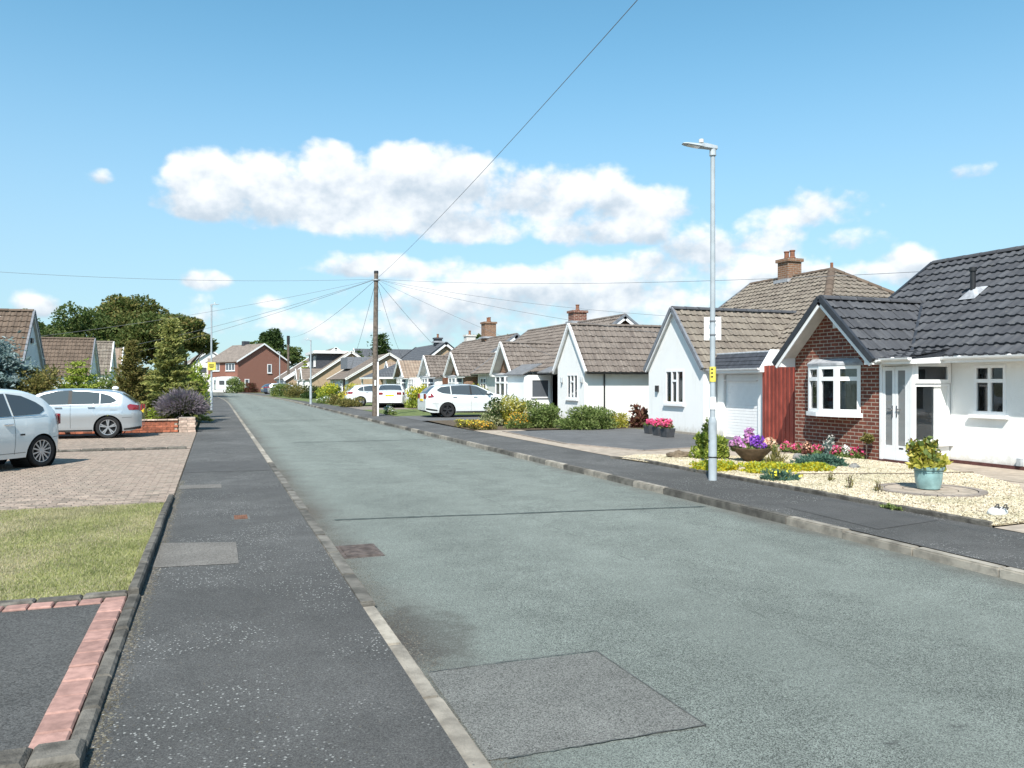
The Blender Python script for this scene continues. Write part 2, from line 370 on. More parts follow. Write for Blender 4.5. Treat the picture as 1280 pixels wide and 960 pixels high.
leafmat('leaf_lime', [(.16, .24, .03), (.30, .36, .06), (.44, .46, .11)])
leafmat('leaf_yellow', [(.36, .33, .02), (.55, .48, .03), (.66, .58, .06)])
leafmat('leaf_gold', [(.22, .24, .03), (.42, .38, .06), (.58, .50, .14)])
leafmat('leaf_blue', [(.10, .15, .14), (.19, .26, .26), (.34, .41, .42)])
leafmat('leaf_olive', [(.09, .10, .028), (.18, .165, .05), (.30, .24, .09)])
leafmat('leaf_conifer', [(.12, .15, .045), (.27, .285, .085), (.46, .43, .16)])
leafmat('leaf_teal', [(.05, .11, .08), (.08, .16, .12), (.13, .22, .16)])
leafmat('leaf_variegated', [(.10, .15, .04), (.42, .42, .22), (.62, .60, .42)])
leafmat('leaf_red', [(.10, .035, .03), (.16, .06, .045), (.11, .09, .04)])
leafmat('lavender_stem', [(.08, .10, .05), (.13, .15, .08), (.17, .19, .10)])
leafmat('lavender', [(.16, .13, .16), (.225, .185, .215), (.28, .24, .26)])
leafmat('petal_pink', [(.62, .05, .16), (.75, .10, .26), (.80, .22, .38)])
leafmat('petal_purple', [(.20, .05, .45), (.30, .09, .55), (.40, .16, .62)])
leafmat('petal_mauve', [(.50, .18, .50), (.62, .28, .58), (.70, .42, .62)])
leafmat('petal_peach', [(.62, .34, .22), (.72, .46, .32), (.76, .58, .46)])
leafmat('petal_white', [(.66, .62, .60), (.76, .72, .72), (.80, .80, .78)])
leafmat('petal_orange', [(.70, .30, .03), (.78, .42, .05), (.80, .55, .10)])
leafmat('petal_yellow', [(.72, .58, .03), (.80, .70, .06), (.82, .76, .20)])
leafmat('grass', [(.23, .25, .09), (.32, .33, .13), (.43, .41, .22)], trans=.3)
leafmat('grass_dry', [(.34, .30, .17), (.42, .37, .23), (.48, .43, .29)], trans=.3)
# ---------------------------------------------------------------- mesh helpers
WL = {}
def V(*a): return Vector(a)
UP = V(0, 0, 1)
class MB:
    def __init__(s): s.v = []; s.f = []
    def add(s, vs, fs):
        b = len(s.v); s.v += [tuple(p) for p in vs]; s.f += [tuple(i + b for i in f) for f in fs]; return s
    def box(s, x0, x1, y0, y1, z0, z1):
        return s.add([(x0, y0, z0), (x1, y0, z0), (x1, y1, z0), (x0, y1, z0), (x0, y0, z1), (x1, y0, z1), (x1, y1, z1), (x0, y1, z1)],
                     [(3, 2, 1, 0), (4, 5, 6, 7), (0, 1, 5, 4), (1, 2, 6, 5), (2, 3, 7, 6), (3, 0, 4, 7)])
    def hexa(s, p):      # 8 points, bottom 4 then top 4
        return s.add(p, [(3, 2, 1, 0), (4, 5, 6, 7), (0, 1, 5, 4), (1, 2, 6, 5), (2, 3, 7, 6), (3, 0, 4, 7)])
    def lbox(s, O, u, n, u0, u1, z0, z1, d0, d1):
        P = lambda a, b, c: O + u * a + n * c + UP * b
        return s.hexa([P(u0, z0, d1), P(u1, z0, d1), P(u1, z0, d0), P(u0, z0, d0), P(u0, z1, d1), P(u1, z1, d1), P(u1, z1, d0), P(u0, z1, d0)])
    def poly(s, pts): return s.add(pts, [tuple(range(len(pts)))])
    def slab(s, pts, off):   # polygon pushed along vector off
        n = len(pts); q = [Vector(p) for p in pts]
        s.add(q + [p + off for p in q], [tuple(range(n))[::-1], tuple(range(n, 2 * n))] + [(i, (i + 1) % n, n + (i + 1) % n, n + i) for i in range(n)]); return s
    def beam(s, p0, p1, w, h):
        p0 = Vector(p0); p1 = Vector(p1); w = Vector(w); h = Vector(h)
        return s.hexa([p0 - w / 2, p1 - w / 2, p1 + w / 2, p0 + w / 2, p0 - w / 2 + h, p1 - w / 2 + h, p1 + w / 2 + h, p0 + w / 2 + h])
    def tube(s, pts, r, seg=8, cap=True):
        pts = [Vector(p) for p in pts]; rs = r if isinstance(r, (list, tuple)) else [r] * len(pts)
        b = len(s.v); prev = None
        for i, p in enumerate(pts):
            t = (pts[min(i + 1, len(pts) - 1)] - pts[max(i - 1, 0)]).normalized()
            a = prev if prev is not None else (V(1, 0, 0) if abs(t.x) < .9 else V(0, 1, 0))
            a = (a - t * a.dot(t)).normalized(); prev = a; c = t.cross(a)
            for k in range(seg):
                g = 2 * math.pi * k / seg; s.v.append(tuple(p + (a * math.cos(g) + c * math.sin(g)) * rs[i]))
        for i in range(len(pts) - 1):
            for k in range(seg):
                k2 = (k + 1) % seg; s.f.append((b + i * seg + k, b + i * seg + k2, b + (i + 1) * seg + k2, b + (i + 1) * seg + k))
        if cap:
            s.f.append(tuple(b + k for k in range(seg))[::-1]); e = b + (len(pts) - 1) * seg; s.f.append(tuple(e + k for k in range(seg)))
        return s
    def lathe(s, prof, c=(0, 0, 0), seg=24, ax='z'):
        b = len(s.v); n = len(prof)
        for (r, z) in prof:
            for k in range(seg):
                g = 2 * math.pi * k / seg; x, y = r * math.cos(g), r * math.sin(g)
                q = {'z': (x, y, z), 'y': (x, z, y), 'x': (z, x, y)}[ax]
                s.v.append((c[0] + q[0], c[1] + q[1], c[2] + q[2]))
        for i in range(n - 1):
            for k in range(seg):
                k2 = (k + 1) % seg; s.f.append((b + i * seg + k, b + i * seg + k2, b + (i + 1) * seg + k2, b + (i + 1) * seg + k))
        return s
    def blob(s, c, r, seed=0, amp=.25, seg=14, rings=9, flat=0.0):
        rr = random.Random(seed); ph = [(rr.uniform(0, 6), rr.uniform(0, 6), rr.choice((2, 3, 4, 5)), rr.choice((2, 3))) for _ in range(4)]
        b = len(s.v)
        for i in range(rings + 1):
            th = math.pi * i / rings
            for k in range(seg):
                g = 2 * math.pi * k / seg
                m = 1 + amp * sum(math.sin(a * g + p) * math.sin(bb * th + q) for p, q, a, bb in ph) / 3
                z = math.cos(th) * m
                if z < -.55: z = -.55
                s.v.append((c[0] + r[0] * m * math.sin(th) * math.cos(g), c[1] + r[1] * m * math.sin(th) * math.sin(g), c[2] + r[2] * z))
        for i in range(rings):
            for k in range(seg):
                k2 = (k + 1) % seg; s.f.append((b + i * seg + k, b + (i + 1) * seg + k, b + (i + 1) * seg + k2, b + i * seg + k2))
        return s
    def mesh(s, name, mat, smooth=False, weld=False):
        me = bpy.data.meshes.new(name); me.from_pydata(s.v, [], s.f); me.update()
        if mat: me.materials.append(MATS[mat])
        if smooth:
            me.polygons.foreach_set('use_smooth', [True] * len(me.polygons)); 
            try: me.set_sharp_from_angle(angle=rad(42))
            except Exception: pass
        return me
    def build(s, name, mat, parent=None, smooth=False, bevel=0.0):
        me = s.mesh(name, mat, smooth); o = link(name, me, parent)
        if bevel:
            m = o.modifiers.new('bevel', 'BEVEL'); m.width = bevel; m.segments = 2; m.limit_method = 'ANGLE'; m.angle_limit = rad(40); m.use_clamp_overlap = True
        return o

def link(name, me, parent=None, M=None):
    o = bpy.data.objects.new(name, me); COL.objects.link(o)
    if parent is not None:
        o.parent = parent
        if parent in WL: o.location = -WL[parent]
    if M is not None:
        o.matrix_basis = (Matrix.Translation(-WL[parent]) if parent in WL else Matrix.Identity(4)) @ M
    return o
def tag(o, label, cat, group=None, kind=None):
    if label: o['label'] = label
    if cat: o['category'] = cat
    if group: o['group'] = group
    if kind: o['kind'] = kind
    return o
def thing(name, label, cat, loc=(0, 0, 0), rz=0.0, group=None, local=False):
    o = bpy.data.objects.new(name, None); COL.objects.link(o); o.location = loc; o.rotation_euler = (0, 0, rz); o.empty_display_size = .2
    if not local: WL[o] = Vector(loc)
    return tag(o, label, cat, group)
def structure(name, mb, mat, parent=None, smooth=False):
    o = mb.build(name, mat, parent, smooth)
    if parent is None: o['kind'] = 'structure'
    return o
def np_mesh(name, verts, faces, mat, smooth=False):
    """verts (n,3) array, faces (m,k) array with constant k"""
    me = bpy.data.meshes.new(name); n = len(verts); m, k = faces.shape
    me.vertices.add(n); me.vertices.foreach_set('co', np.ascontiguousarray(verts, dtype=np.float32).ravel())
    me.loops.add(m * k); me.loops.foreach_set('vertex_index', np.ascontiguousarray(faces, dtype=np.int32).ravel())
    me.polygons.add(m); me.polygons.foreach_set('loop_start', np.arange(0, m * k, k, dtype=np.int32))
    me.polygons.foreach_set('use_smooth', np.full(m, smooth, dtype=bool))
    me.update(calc_edges=True); me.validate()
    if mat: me.materials.append(MATS[mat])
    return me
THV = math.atan(.372); FX, FY = math.sin(THV), math.cos(THV)
def pix(p):
    dd = p[0] * FX + p[1] * FY
    if dd < .1: return (-1e4, -1e4, dd)
    return (640 + 1000 * (p[0] * FY - p[1] * FX) / dd, 478 - 1000 * (p[2] - 1.65) / dd, dd)

# ---------------------------------------------------------------- roof builder
TILE_ME = {}
def tile_profile(tw, th):
    xs = [0, .10, .22, .34, .46, .56, 1.0]; hs = [tw * .125 * k for k in (0, .66, 1, 1, .66, 0, 0)]
    P = []
    for (y, lift) in ((0.0, .046), (th + .03, .006)):
        for x, h in zip(xs, hs): P.append((x * tw, y, h + lift))
    for x, h in zip(xs, hs): P.append((x * tw, 0.0, h + .006))
    n = len(xs); F = []
    for i in range(n - 1):
        F.append((i, i + 1, n + i + 1, n + i)); F.append((2 * n + i, 2 * n + i + 1, i + 1, i))
    return np.array(P), np.array(F)
def slope(house, eA, eB, rA, rB, mat, level='joined', tw=.21, th=.345, nobj=0, slabmat='barge_dark', thick=.05, name='roof', ovh=.0):
    eA, eB, rA, rB = map(Vector, (eA, eB, rA, rB))
    u = (eB - eA).normalized(); w = (rA - eA) if (rA - eA).length > .01 else (rB - eB)
    n = u.cross(w).normalized()
    if n.z < 0: return slope(house, eB, eA, rB, rA, mat, level, tw, th, nobj, slabmat, thick, name, ovh)
    v = n.cross(u)
    poly = [eA, eB, rB] + ([rA] if (rA - rB).length > .02 else [])
    roof = MB().slab(poly, -n * thick).build(name, mat if level == 'far' else slabmat, house)
    if level == 'far': return roof
    W = (eB - eA).length; Hh = max((rA - eA).dot(v), (rB - eB).dot(v))
    umin = min(0, (rA - eA).dot(u)); umax = max(W, (rB - eA).dot(u))
    P, F = tile_profile(tw, th)
    nr = max(1, math.ceil(Hh / th)); th2 = Hh / nr; P = P.copy(); P[:, 1] *= th2 / th
    nc = math.ceil((umax - umin) / tw)
    pts2 = [((p - eA).dot(u), (p - eA).dot(v)) for p in poly]
    edges = []
    for i in range(len(pts2)):
        a, b = Vector(pts2[i]), Vector(pts2[(i + 1) % len(pts2)]); d = (b - a).normalized(); edges.append((a, Vector((d.y, -d.x))))   # outward normal
    full, part = [], []
    for j in range(nr):
        for i in range(nc):
            x0, y0 = umin + i * tw, j * th2 - .012
            c = [(x0, y0), (x0 + tw, y0), (x0, y0 + th2), (x0 + tw, y0 + th2)]
            inside = True; out = False
            for k, (a, nn) in enumerate(edges):
                ds = [(Vector(q) - a).dot(nn) for q in c]
                if min(ds) > -.001: out = True
                if max(ds) > (.03 if k in (0, 2) else .004): inside = False
            if out: continue
            (full if inside else part).append((x0, y0))
    B = np.array([[*u], [*v], [*n]]); O = np.array(eA)
    objs = []
    if nobj:
        key = (tw, round(th2, 4), mat)
        if key not in TILE_ME: TILE_ME[key] = np_mesh('tile', P, F, mat, False)
        def vis(q):
            c = O + np.array([q[0] + tw / 2, q[1] + th2 / 2, .03]) @ B; a = pix(c); return (not (5 < a[0] < 1275), a[2])
        full.sort(key=vis); objs = full[:nobj]; full = full[nobj:]
        for (x0, y0) in objs:
            o3 = O + np.array([x0, y0, 0]) @ B
            o3 = o3 + RNG.normal(0, .004) * B[2] + RNG.normal(0, .004) * B[1]
            M = Matrix(((u.x, v.x, n.x, o3[0]), (u.y, v.y, n.y, o3[1]), (u.z, v.z, n.z, o3[2]), (0, 0, 0, 1)))
            link('tile', TILE_ME[key], roof, M)
    rest = full + part
    if rest:
        off = np.array([(a, b, 0) for a, b in rest]); jit = RNG.normal(0, .005, (len(rest), 1))
        vv = (P[None] + off[:, None, :]); vv[:, :, 2] += jit
        ff = (F[None] + (np.arange(len(rest)) * len(P))[:, None, None]).reshape(-1, 4)
        me = np_mesh('roof_tiles', (vv.reshape(-1, 3) @ B) + O, ff, mat)
        if part:
            bm = bmesh.new(); bm.from_mesh(me)
            for k, (a, nn) in enumerate(edges):
                co = eA + u * a.x + v * a.y + (v * -.03 if k == 0 else V(0, 0, 0)); no = u * nn.x + v * nn.y
                bmesh.ops.bisect_plane(bm, geom=bm.verts[:] + bm.edges[:] + bm.faces[:], plane_co=co, plane_no=no, clear_outer=True)
            bm.to_mesh(me); bm.free()
        o = link('roof_tiles', me, roof); o['kind'] = 'stuff'
    return roof
RIDGE_ME = {}
def ridge(roof, p0, p1, mat, singles=False, r=.11, L=.44, lift=-.02):
    p0, p1 = Vector(p0), Vector(p1); d = (p1 - p0); n = max(1, round(d.length / L)); l = d.length / n; t = d.normalized()
    side = t.cross(UP).normalized(); up = side.cross(t)
    key = (mat, round(l, 3), r)
    mb = MB()
    def half(mb, base=0.0):
        seg = 8; ring = []
        for (y, rr) in ((0, r * 1.07), (l - .012, r)):
            for k in range(seg + 1):
                g = math.pi * k / seg; ring.append((math.cos(g) * rr * 1.05, y, math.sin(g) * rr * .8 + .012))
        m = seg + 1
        mb.add(ring, [(k, k + 1, m + k + 1, m + k) for k in range(seg)] + [tuple(range(m))[::-1], tuple(range(m, 2 * m))])
    if singles:
        if key not in RIDGE_ME: half(mb); RIDGE_ME[key] = mb.mesh('ridge_tile', mat)
        for i in range(n):
            o = p0 + t * (l * i) + up * lift
            M = Matrix(((side.x, t.x, up.x, o.x), (side.y, t.y, up.y, o.y), (side.z, t.z, up.z, o.z), (0, 0, 0, 1)))
            link('ridge_tile', RIDGE_ME[key], roof, M)
    else:
        for i in range(n):
            m1 = MB(); half(m1); o = p0 + t * (l * i) + up * lift
            mb.add([o + side * a + t * b + up * c for a, b, c in m1.v], m1.f)
        ob = mb.build('ridge_tiles', mat, roof); ob['kind'] = 'stuff'

# ---------------------------------------------------------------- walls, windows
def wall_rect(mb, O, u, n, W, H, holes=(), depth=.09):
    us = sorted({0.0, W, *[h[0] for h in holes], *[h[1] for h in holes]}); zs = sorted({0.0, H, *[h[2] for h in holes], *[h[3] for h in holes]})
    P = lambda a, b, c=0.0: O + u * a + UP * b - n * c
    for a0, a1 in zip(us, us[1:]):
        for z0, z1 in zip(zs, zs[1:]):
            if any(h[0] - 1e-6 <= a0 and a1 <= h[1] + 1e-6 and h[2] - 1e-6 <= z0 and z1 <= h[3] + 1e-6 for h in holes): continue
            mb.poly([P(a0, z0), P(a1, z0), P(a1, z1), P(a0, z1)])
    for (a0, a1, z0, z1) in holes:
        q = [(a0, z0), (a1, z0), (a1, z1), (a0, z1)]
        for i in range(4):
            (x0, y0), (x1, y1) = q[i], q[(i + 1) % 4]; mb.poly([P(x0, y0), P(x1, y1), P(x1, y1, depth), P(x0, y0, depth)])
    return mb
def window(house, O, u, n, w, h, cols=(0, .5, 1), trans=None, frame='upvc', glass='glass', sill='upvc', curtain=None, back=.045, name='window', fr=.055, panes=True, sillw=.08):
    """O: bottom corner on the wall face; u along, n outwards; cols: fractions; trans: per column list of fractions of height"""
    O = Vector(O); mb = MB(); d0, d1 = -back, .012
    trans = trans or [[] for _ in cols[1:]]
    mb.lbox(O, u, n, 0, w, 0, fr, d0, d1); mb.lbox(O, u, n, 0, w, h - fr, h, d0, d1)
    mb.lbox(O, u, n, 0, fr, fr, h - fr, d0, d1); mb.lbox(O, u, n, w - fr, w, fr, h - fr, d0, d1)
    xs = [c * w for c in cols]
    for x in xs[1:-1]: mb.lbox(O, u, n, x - fr * .55, x + fr * .55, fr, h - fr, d0, d1 + .004)
    cells = []
    for i, ts in enumerate(trans):
        a0 = fr if i == 0 else xs[i] + fr * .55; a1 = w - fr if i == len(trans) - 1 else xs[i + 1] - fr * .55
        zz = [fr]
        for t in ts:
            mb.lbox(O, u, n, a0, a1, t * h - fr * .6, t * h + fr * .6, d0, d1 + .004); cells.append((a0, a1, zz[-1], t * h - fr * .6)); zz.append(t * h + fr * .6)
        cells.append((a0, a1, zz[-1], h - fr))
    win = mb.build(name, frame, house)
    if panes:
        for (a0, a1, z0, z1) in cells:
            MB().lbox(O, u, n, a0, a1, z0, z1, d0 + .012, d0 + .02).build('pane', glass, win)
    else:
        g = MB()
        for (a0, a1, z0, z1) in cells: g.lbox(O, u, n, a0, a1, z0, z1, d0 + .012, d0 + .02)
        g.build('pane', glass, win)
    if sill: MB().lbox(O, u, n, -.06, w + .06, -.075, -.005, -.03, sillw).build('sill', sill, win)
    if curtain:
        c = MB()
        if curtain == 'blind':
            k = 0
            while k * .09 < w * .98:
                a = k * .09; c.poly([O + u * a + UP * (fr) - n * .12, O + u * min(w, a + .075) + UP * fr - n * .16, O + u * min(w, a + .075) + UP * (h - fr) - n * .16, O + u * a + UP * (h - fr) - n * .12]); k += 1
        elif curtain == 'sides':
            for s0, s1 in ((0, .2), (.8, 1)):
                m = 8
                for k in range(m):
                    a0 = w * (s0 + (s1 - s0) * k / m); a1 = w * (s0 + (s1 - s0) * (k + 1) / m); dd = (.12, .16)
                    c.poly([O + u * a0 - n * dd[k % 2], O + u * a1 - n * dd[(k + 1) % 2], O + u * a1 - n * dd[(k + 1) % 2] + UP * h, O + u * a0 - n * dd[k % 2] + UP * h])
        elif curtain == 'half':
            c.poly([O - n * .14, O + u * w - n * .14, O + u * w - n * .14 + UP * h * .45, O - n * .14 + UP * h * .45])
        c.build('curtain', 'curtain', win)
    return win
def gutter(house, p0, p1, mat='upvc', r=.055, brackets=True):
    p0, p1 = Vector(p0), Vector(p1); t = (p1 - p0).normalized(); s = t.cross(UP).normalized(); mb = MB(); seg = 6
    ring = [(math.cos(math.pi * k / seg) * r, -math.sin(math.pi * k / seg) * r) for k in range(seg + 1)]
    a = [p0 + s * x + UP * z for x, z in ring]; b = [p1 + s * x + UP * z for x, z in ring]; m = seg + 1
    mb.add(a + b, [(k, k + 1, m + k + 1, m + k) for k in range(seg)] + [tuple(range(m)), tuple(range(m, 2 * m))[::-1]])
    if brackets:
        k = .4
        while k < (p1 - p0).length:
            q = p0 + t * k; mb.tube([q - t * .02 - UP * .02, q + t * .02 - UP * .02], r * .72, 8); k += 1.0
    return mb.build('gutter', mat, house)
def downpipe(house, p0, z1, mat='upvc'):
    p0 = Vector(p0); return MB().tube([p0, p0 + UP * -.12, V(p0.x, p0.y, z1)], .034, 8).build('downpipe', mat, house)

def wing(house, s, xf, xb, yc, hw, ze, za, over, wallmat, tmat, level, z0=.1, barge='barge_dark', nobj=0, ov=.2, holes=(), board=.13, soffit=True, slopes='NS', boxes=True, south=True, vcap=None, rt=False, th=.345, tw=.21, sholes=()):
    """cross wing: ridge along X, gable towards the road. s=-1: gable faces -X, s=+1: faces +X. holes in gable: (y0,y1,z0,z1) in metres"""
    xg = xf + s * over; hy = hw - ov; n = V(s, 0, 0)
    roofS = None
    for sg in (-1, 1):
        if ('S' if sg < 0 else 'N') not in slopes: continue
        r = slope(house, (xg, yc + sg * hw, ze), (xb, yc + sg * hw, ze), (xg, yc, za), (xb, yc, za), tmat, level if sg < 0 else ('joined' if level != 'far' else 'far'), nobj=nobj if sg < 0 else 0, slabmat='soffit', th=th, tw=tw)
        if sg < 0: roofS = r
    if level != 'far': ridge(roofS, (xg, yc, za), (xb, yc, za), vcap or tmat, singles=rt)
    # gable wall
    k = (za - ze) / hw; ztop = ze + k * ov - .05
    u = V(0, s, 0); O = V(xf, yc - s * hy, z0)       # u chosen so that normal is outward
    mb = MB(); hh = []
    for (a, b, c, d) in holes:
        y0, y1 = (a, b) if s > 0 else (b, a)
        hh.append((abs(y0 - O.y), abs(y1 - O.y), c - z0, d - z0))
    wall_rect(mb, O, u, n, 2 * hy, ztop - z0, hh)
    mb.poly([O + UP * (ztop - z0), O + u * 2 * hy + UP * (ztop - z0), V(xf, yc, za - .05)])
    mb.build('wall', wallmat, house); mb = MB()
    # side walls
    wall_rect(mb, V(xf, yc - hy, z0) if s < 0 else V(xb, yc - hy, z0), V(1, 0, 0), V(0, -1, 0), abs(xb - xf), ztop - z0, sholes)
    mb.build('wall', wallmat, house); mb = MB()
    mb.poly([(xf, yc + hy, z0), (xb, yc + hy, z0), (xb, yc + hy, ztop), (xf, yc + hy, ztop)])
    mb.build('wall', wallmat, house); mb = MB()
    mb.poly([(xb, yc - hy, z0), (xb, yc + hy, z0), (xb, yc + hy, ztop), (xb, yc, za - .05), (xb, yc - hy, ztop)])
    w = mb.build('wall', wallmat, house)
    # barge boards, verge caps
    nrm = math.hypot(hw, za - ze)
    for sg in (-1, 1):
        e = V(xg, yc + sg * hw, ze); a = V(xg, yc, za); dn = V(0, -sg * (za - ze) / nrm, -hw / nrm)
        o_ = V(s * .012, 0, 0)
        MB().beam(e + o_ + dn * .02, a + o_ + dn * .02, (.03, 0, 0), dn * board).build('bargeboard', 'upvc', house)
        MB().beam(e + o_ * 1.6 - dn * .075, a + o_ * 1.6 - dn * .075, (.075, 0, 0), dn * .115).build('verge_cap', barge, house)
        if boxes and over > .15:
            q = [V(xg, e.y, ze - .06), V(xg, yc + sg * hy, ze - .06), V(xg, yc + sg * hy, ze + k * ov - .02), ]
            MB().slab([p + V(s * .006, 0, 0) for p in q], V(-s * (over + .004), 0, 0)).build('eaves_box', 'upvc', house)
    return roofS

def mainY(house, s, xe, xr, y0, y1, ze, zr, wallmat, tmat, level, ends='GG', z0=.1, nobj=0, gable_mat=None, inset=.35, barge='barge_dark', holes=(), rt=False, vcap=None, back=True, board=.16, th=.345, tw=.21, ev=.25):
    """main block: ridge along Y. road side eave at xe (s=-1: the road is at lower X). ends: south, north 'G' gable or 'H' hip"""
    xb = 2 * xr - xe; d = abs(xr - xe)
    ra = y0 + (d if ends[0] == 'H' else 0); rb = y1 - (d if ends[1] == 'H' else 0)
    roof = slope(house, (xe, y0, ze), (xe, y1, ze), (xr, ra, zr), (xr, rb, zr), tmat, level, nobj=nobj, slabmat='soffit', th=th, tw=tw)
    if back: slope(house, (xb, y0, ze), (xb, y1, ze), (xr, ra, zr), (xr, rb, zr), tmat, 'far' if level == 'far' else 'joined', slabmat='soffit', th=th, tw=tw)
    xw = xe - s * inset; xw2 = xb + s * inset; k = (zr - ze) / d
    mb = MB(); zt = ze + k * inset - .05
    u = V(0, -1, 0) if s < 0 else V(0, 1, 0); O = V(xw, y1 - ev, z0) if s < 0 else V(xw, y0 + ev, z0)
    hh = [(abs(b - O.y), abs(a - O.y), c - z0, dd - z0) if s < 0 else (abs(a - O.y), abs(b - O.y), c - z0, dd - z0) for (a, b, c, dd) in holes]
    wall_rect(mb, O, u, V(s, 0, 0), y1 - y0 - 2 * ev, zt - z0, hh)
    for e, yy, sg in ((0, y0 + ev, -1), (1, y1 - ev, 1)):
        pts = [(xw, yy, z0), (xw2, yy, z0), (xw2, yy, zt)] + ([(xr, yy, zr - .06)] if ends[e] == 'G' else []) + [(xw, yy, zt)]
        m2 = MB(); m2.poly(pts); m2.build('wall', gable_mat or wallmat, house)
    mb.build('wall', wallmat, house); mb = MB()
    mb.poly([(xw2, y0 + ev, z0), (xw2, y1 - ev, z0), (xw2, y1 - ev, zt), (xw2, y0 + ev, zt)])
    mb.build('wall', wallmat, house)
    nrm = math.hypot(d, zr - ze)
    for e, yy, sg in ((0, y0, -1), (1, y1, 1)):
        if ends[e] == 'G':
            for (xa, sx) in ((xe, 1 if xr > xe else -1), (xb, -1 if xr > xe else 1)):
                a = V(xa, yy + sg * .012, ze); b = V(xr, yy + sg * .012, zr); dn = V(sx * (zr - ze) / nrm, 0, -d / nrm)
                MB().beam(a + dn * .01, b + dn * .01, (0, .03, 0), dn * board).build('bargeboard', 'upvc', house)
                MB().beam(a - dn * .07 + V(0, sg * .01, 0), b - dn * .07 + V(0, sg * .01, 0), (0, .07, 0), dn * .10).build('verge_cap', barge, house)
        else:
            slope(house, (xe, yy, ze), (xb, yy, ze), (xr, ra if e == 0 else rb, zr), (xr, ra if e == 0 else rb, zr), tmat if level != 'far' else tmat.replace('_x', '_y'), level if level != 'full' else 'joined', slabmat='soffit', th=th, tw=tw)
            for xa in (xe, xb):
                if level != 'far': ridge(roof, (xa, yy, ze + .03), (xr, ra if e == 0 else rb, zr + .01), vcap or tmat, r=.12)
    if level != 'far': ridge(roof, (xr, ra, zr), (xr, rb, zr), vcap or tmat, singles=rt)
    return roof
def chimney(house_part, x, y, z0, z1, w=.55, d=.7, mat='brick_brown', pots=2, flash=True):
    mb = MB().box(x - w / 2, x + w / 2, y - d / 2, y + d / 2, z0, z1 - .12); c = mb.build('chimney', mat, house_part)
    MB().box(x - w / 2 - .06, x + w / 2 + .06, y - d / 2 - .06, y + d / 2 + .06, z1 - .12, z1).build('chimney_cap', mat, house_part)
    for i in range(pots):
        yy = y + (i - (pots - 1) / 2) * .32; MB().lathe([(.11, 0), (.12, .05), (.09, .08), (.085, .26), (.105, .28), (.105, .32), (.07, .32), (.07, .05)], (x, yy, z1), 12).build('chimney_pot', 'chimney_pot', house_part, True)
    if flash: MB().box(x - w / 2 - .12, x + w / 2 + .12, y - d / 2 - .1, y + d / 2 + .1, z0 + .18, z0 + .30).build('flashing', 'lead', house_part)
    return c
# ---------------------------------------------------------------- ground, road, pavements
def bend(Y): return 0.0 if Y < 60 else -3.2 * ((Y - 60) / 70) ** 2
def strip(xa, xb, ys, z):
    mb = MB(); b = [(xa + bend(y), y, z) for y in ys] + [(xb + bend(y), y, z) for y in ys]; n = len(ys)
    mb.add(b, [(i, n + i, n + i + 1, i + 1) for i in range(n - 1)]); return mb
YS = [-14, -6, 0, 6, 12, 20, 30, 40, 50, 60] + list(range(64, 152, 4))
structure('ground', MB().poly([(-900, -400, -.03), (900, -400, -.03), (900, 1600, -.03), (-900, 1600, -.03)]), 'ground')
structure('road', strip(1.09, 6.22, YS, 0.0), 'road')
structure('pavement_left', strip(-.52, .985, YS, .058), 'pavement')
structure('pavement_right', strip(6.33, 7.84, YS, .088), 'pavement')
# resurfaced rectangles and tar joints
structure('road_patch', MB().poly([(1.12, 3.30, .004), (2.21, 3.27, .004), (2.19, 4.40, .004), (1.13, 4.43, .004)]), 'road_patch')
def wavy_strip(name, x0, x1, y, w, z, mat, amp=.03, slope_=0.0, seed=1):
    r = random.Random(seed); mb = MB(); n = 40; a = []; b = []
    off = 0
    for i in range(n + 1):
        x = x0 + (x1 - x0) * i / n; off += r.uniform(-amp, amp) * .5; off *= .9; ww = w * r.uniform(.55, 1.25)
        yy = y + slope_ * (x - x0) + off; a.append((x, yy - ww / 2, z)); b.append((x, yy + ww / 2, z))
    mb.add(a + b, [(i, i + 1, n + 2 + i, n + 1 + i) for i in range(n)]); return structure(name, mb, mat)
wavy_strip('road_joint', 1.35, 6.1, 9.72, .085, .004, 'tar_joint', .02, -.14, 1)
wavy_strip('road_joint', 2.0, 5.9, 22.6, .10, .004, 'tar_joint', .04, -.05, 2)
wavy_strip('road_joint', 1.6, 5.6, 36.0, .14, .004, 'tar_joint', .05, -.05, 3)
wavy_strip('road_joint', 1.13, 2.20, 4.42, .010, .008, 'tar', .008, 0, 4)
for k, pts in enumerate([[(2.31, 3.12), (2.30, 4.41)]]):
    structure('road_joint', MB().poly([(2.206, 3.27, .008), (2.214, 3.27, .008), (2.195, 4.41, .008), (2.187, 4.41, .008)]), 'tar')
wavy_strip('road_joint', 1.2, 2.21, 3.28, .008, .008, 'tar', .008, 0, 5)
structure('pavement_patch', MB().poly([(-.50, 7.50, .062), (.20, 7.42, .062), (.20, 8.42, .062), (-.49, 8.62, .062)]), 'pavement_patch')
structure('pavement_patch', MB().poly([(-.50, 12.9, .062), (.10, 12.85, .062), (.10, 13.3, .062), (-.5, 13.35, .062)]), 'pavement_patch')
structure('pavement_patch', MB().poly([(-.50, 15.2, .062), (.93, 15.1, .062), (.93, 17.1, .062), (-.5, 17.2, .062)]), 'pavement_new')
structure('pavement_patch', MB().poly([(-.50, 38.0, .062), (.7, 38.0, .062), (.7, 39.0, .062), (-.5, 39.0, .062)]), 'pavement_patch')
structure('pavement_patch', MB().poly([(6.6, 6.6, .092), (7.7, 6.8, .092), (7.75, 8.6, .092), (6.7, 8.2, .092)]), 'pavement_new')

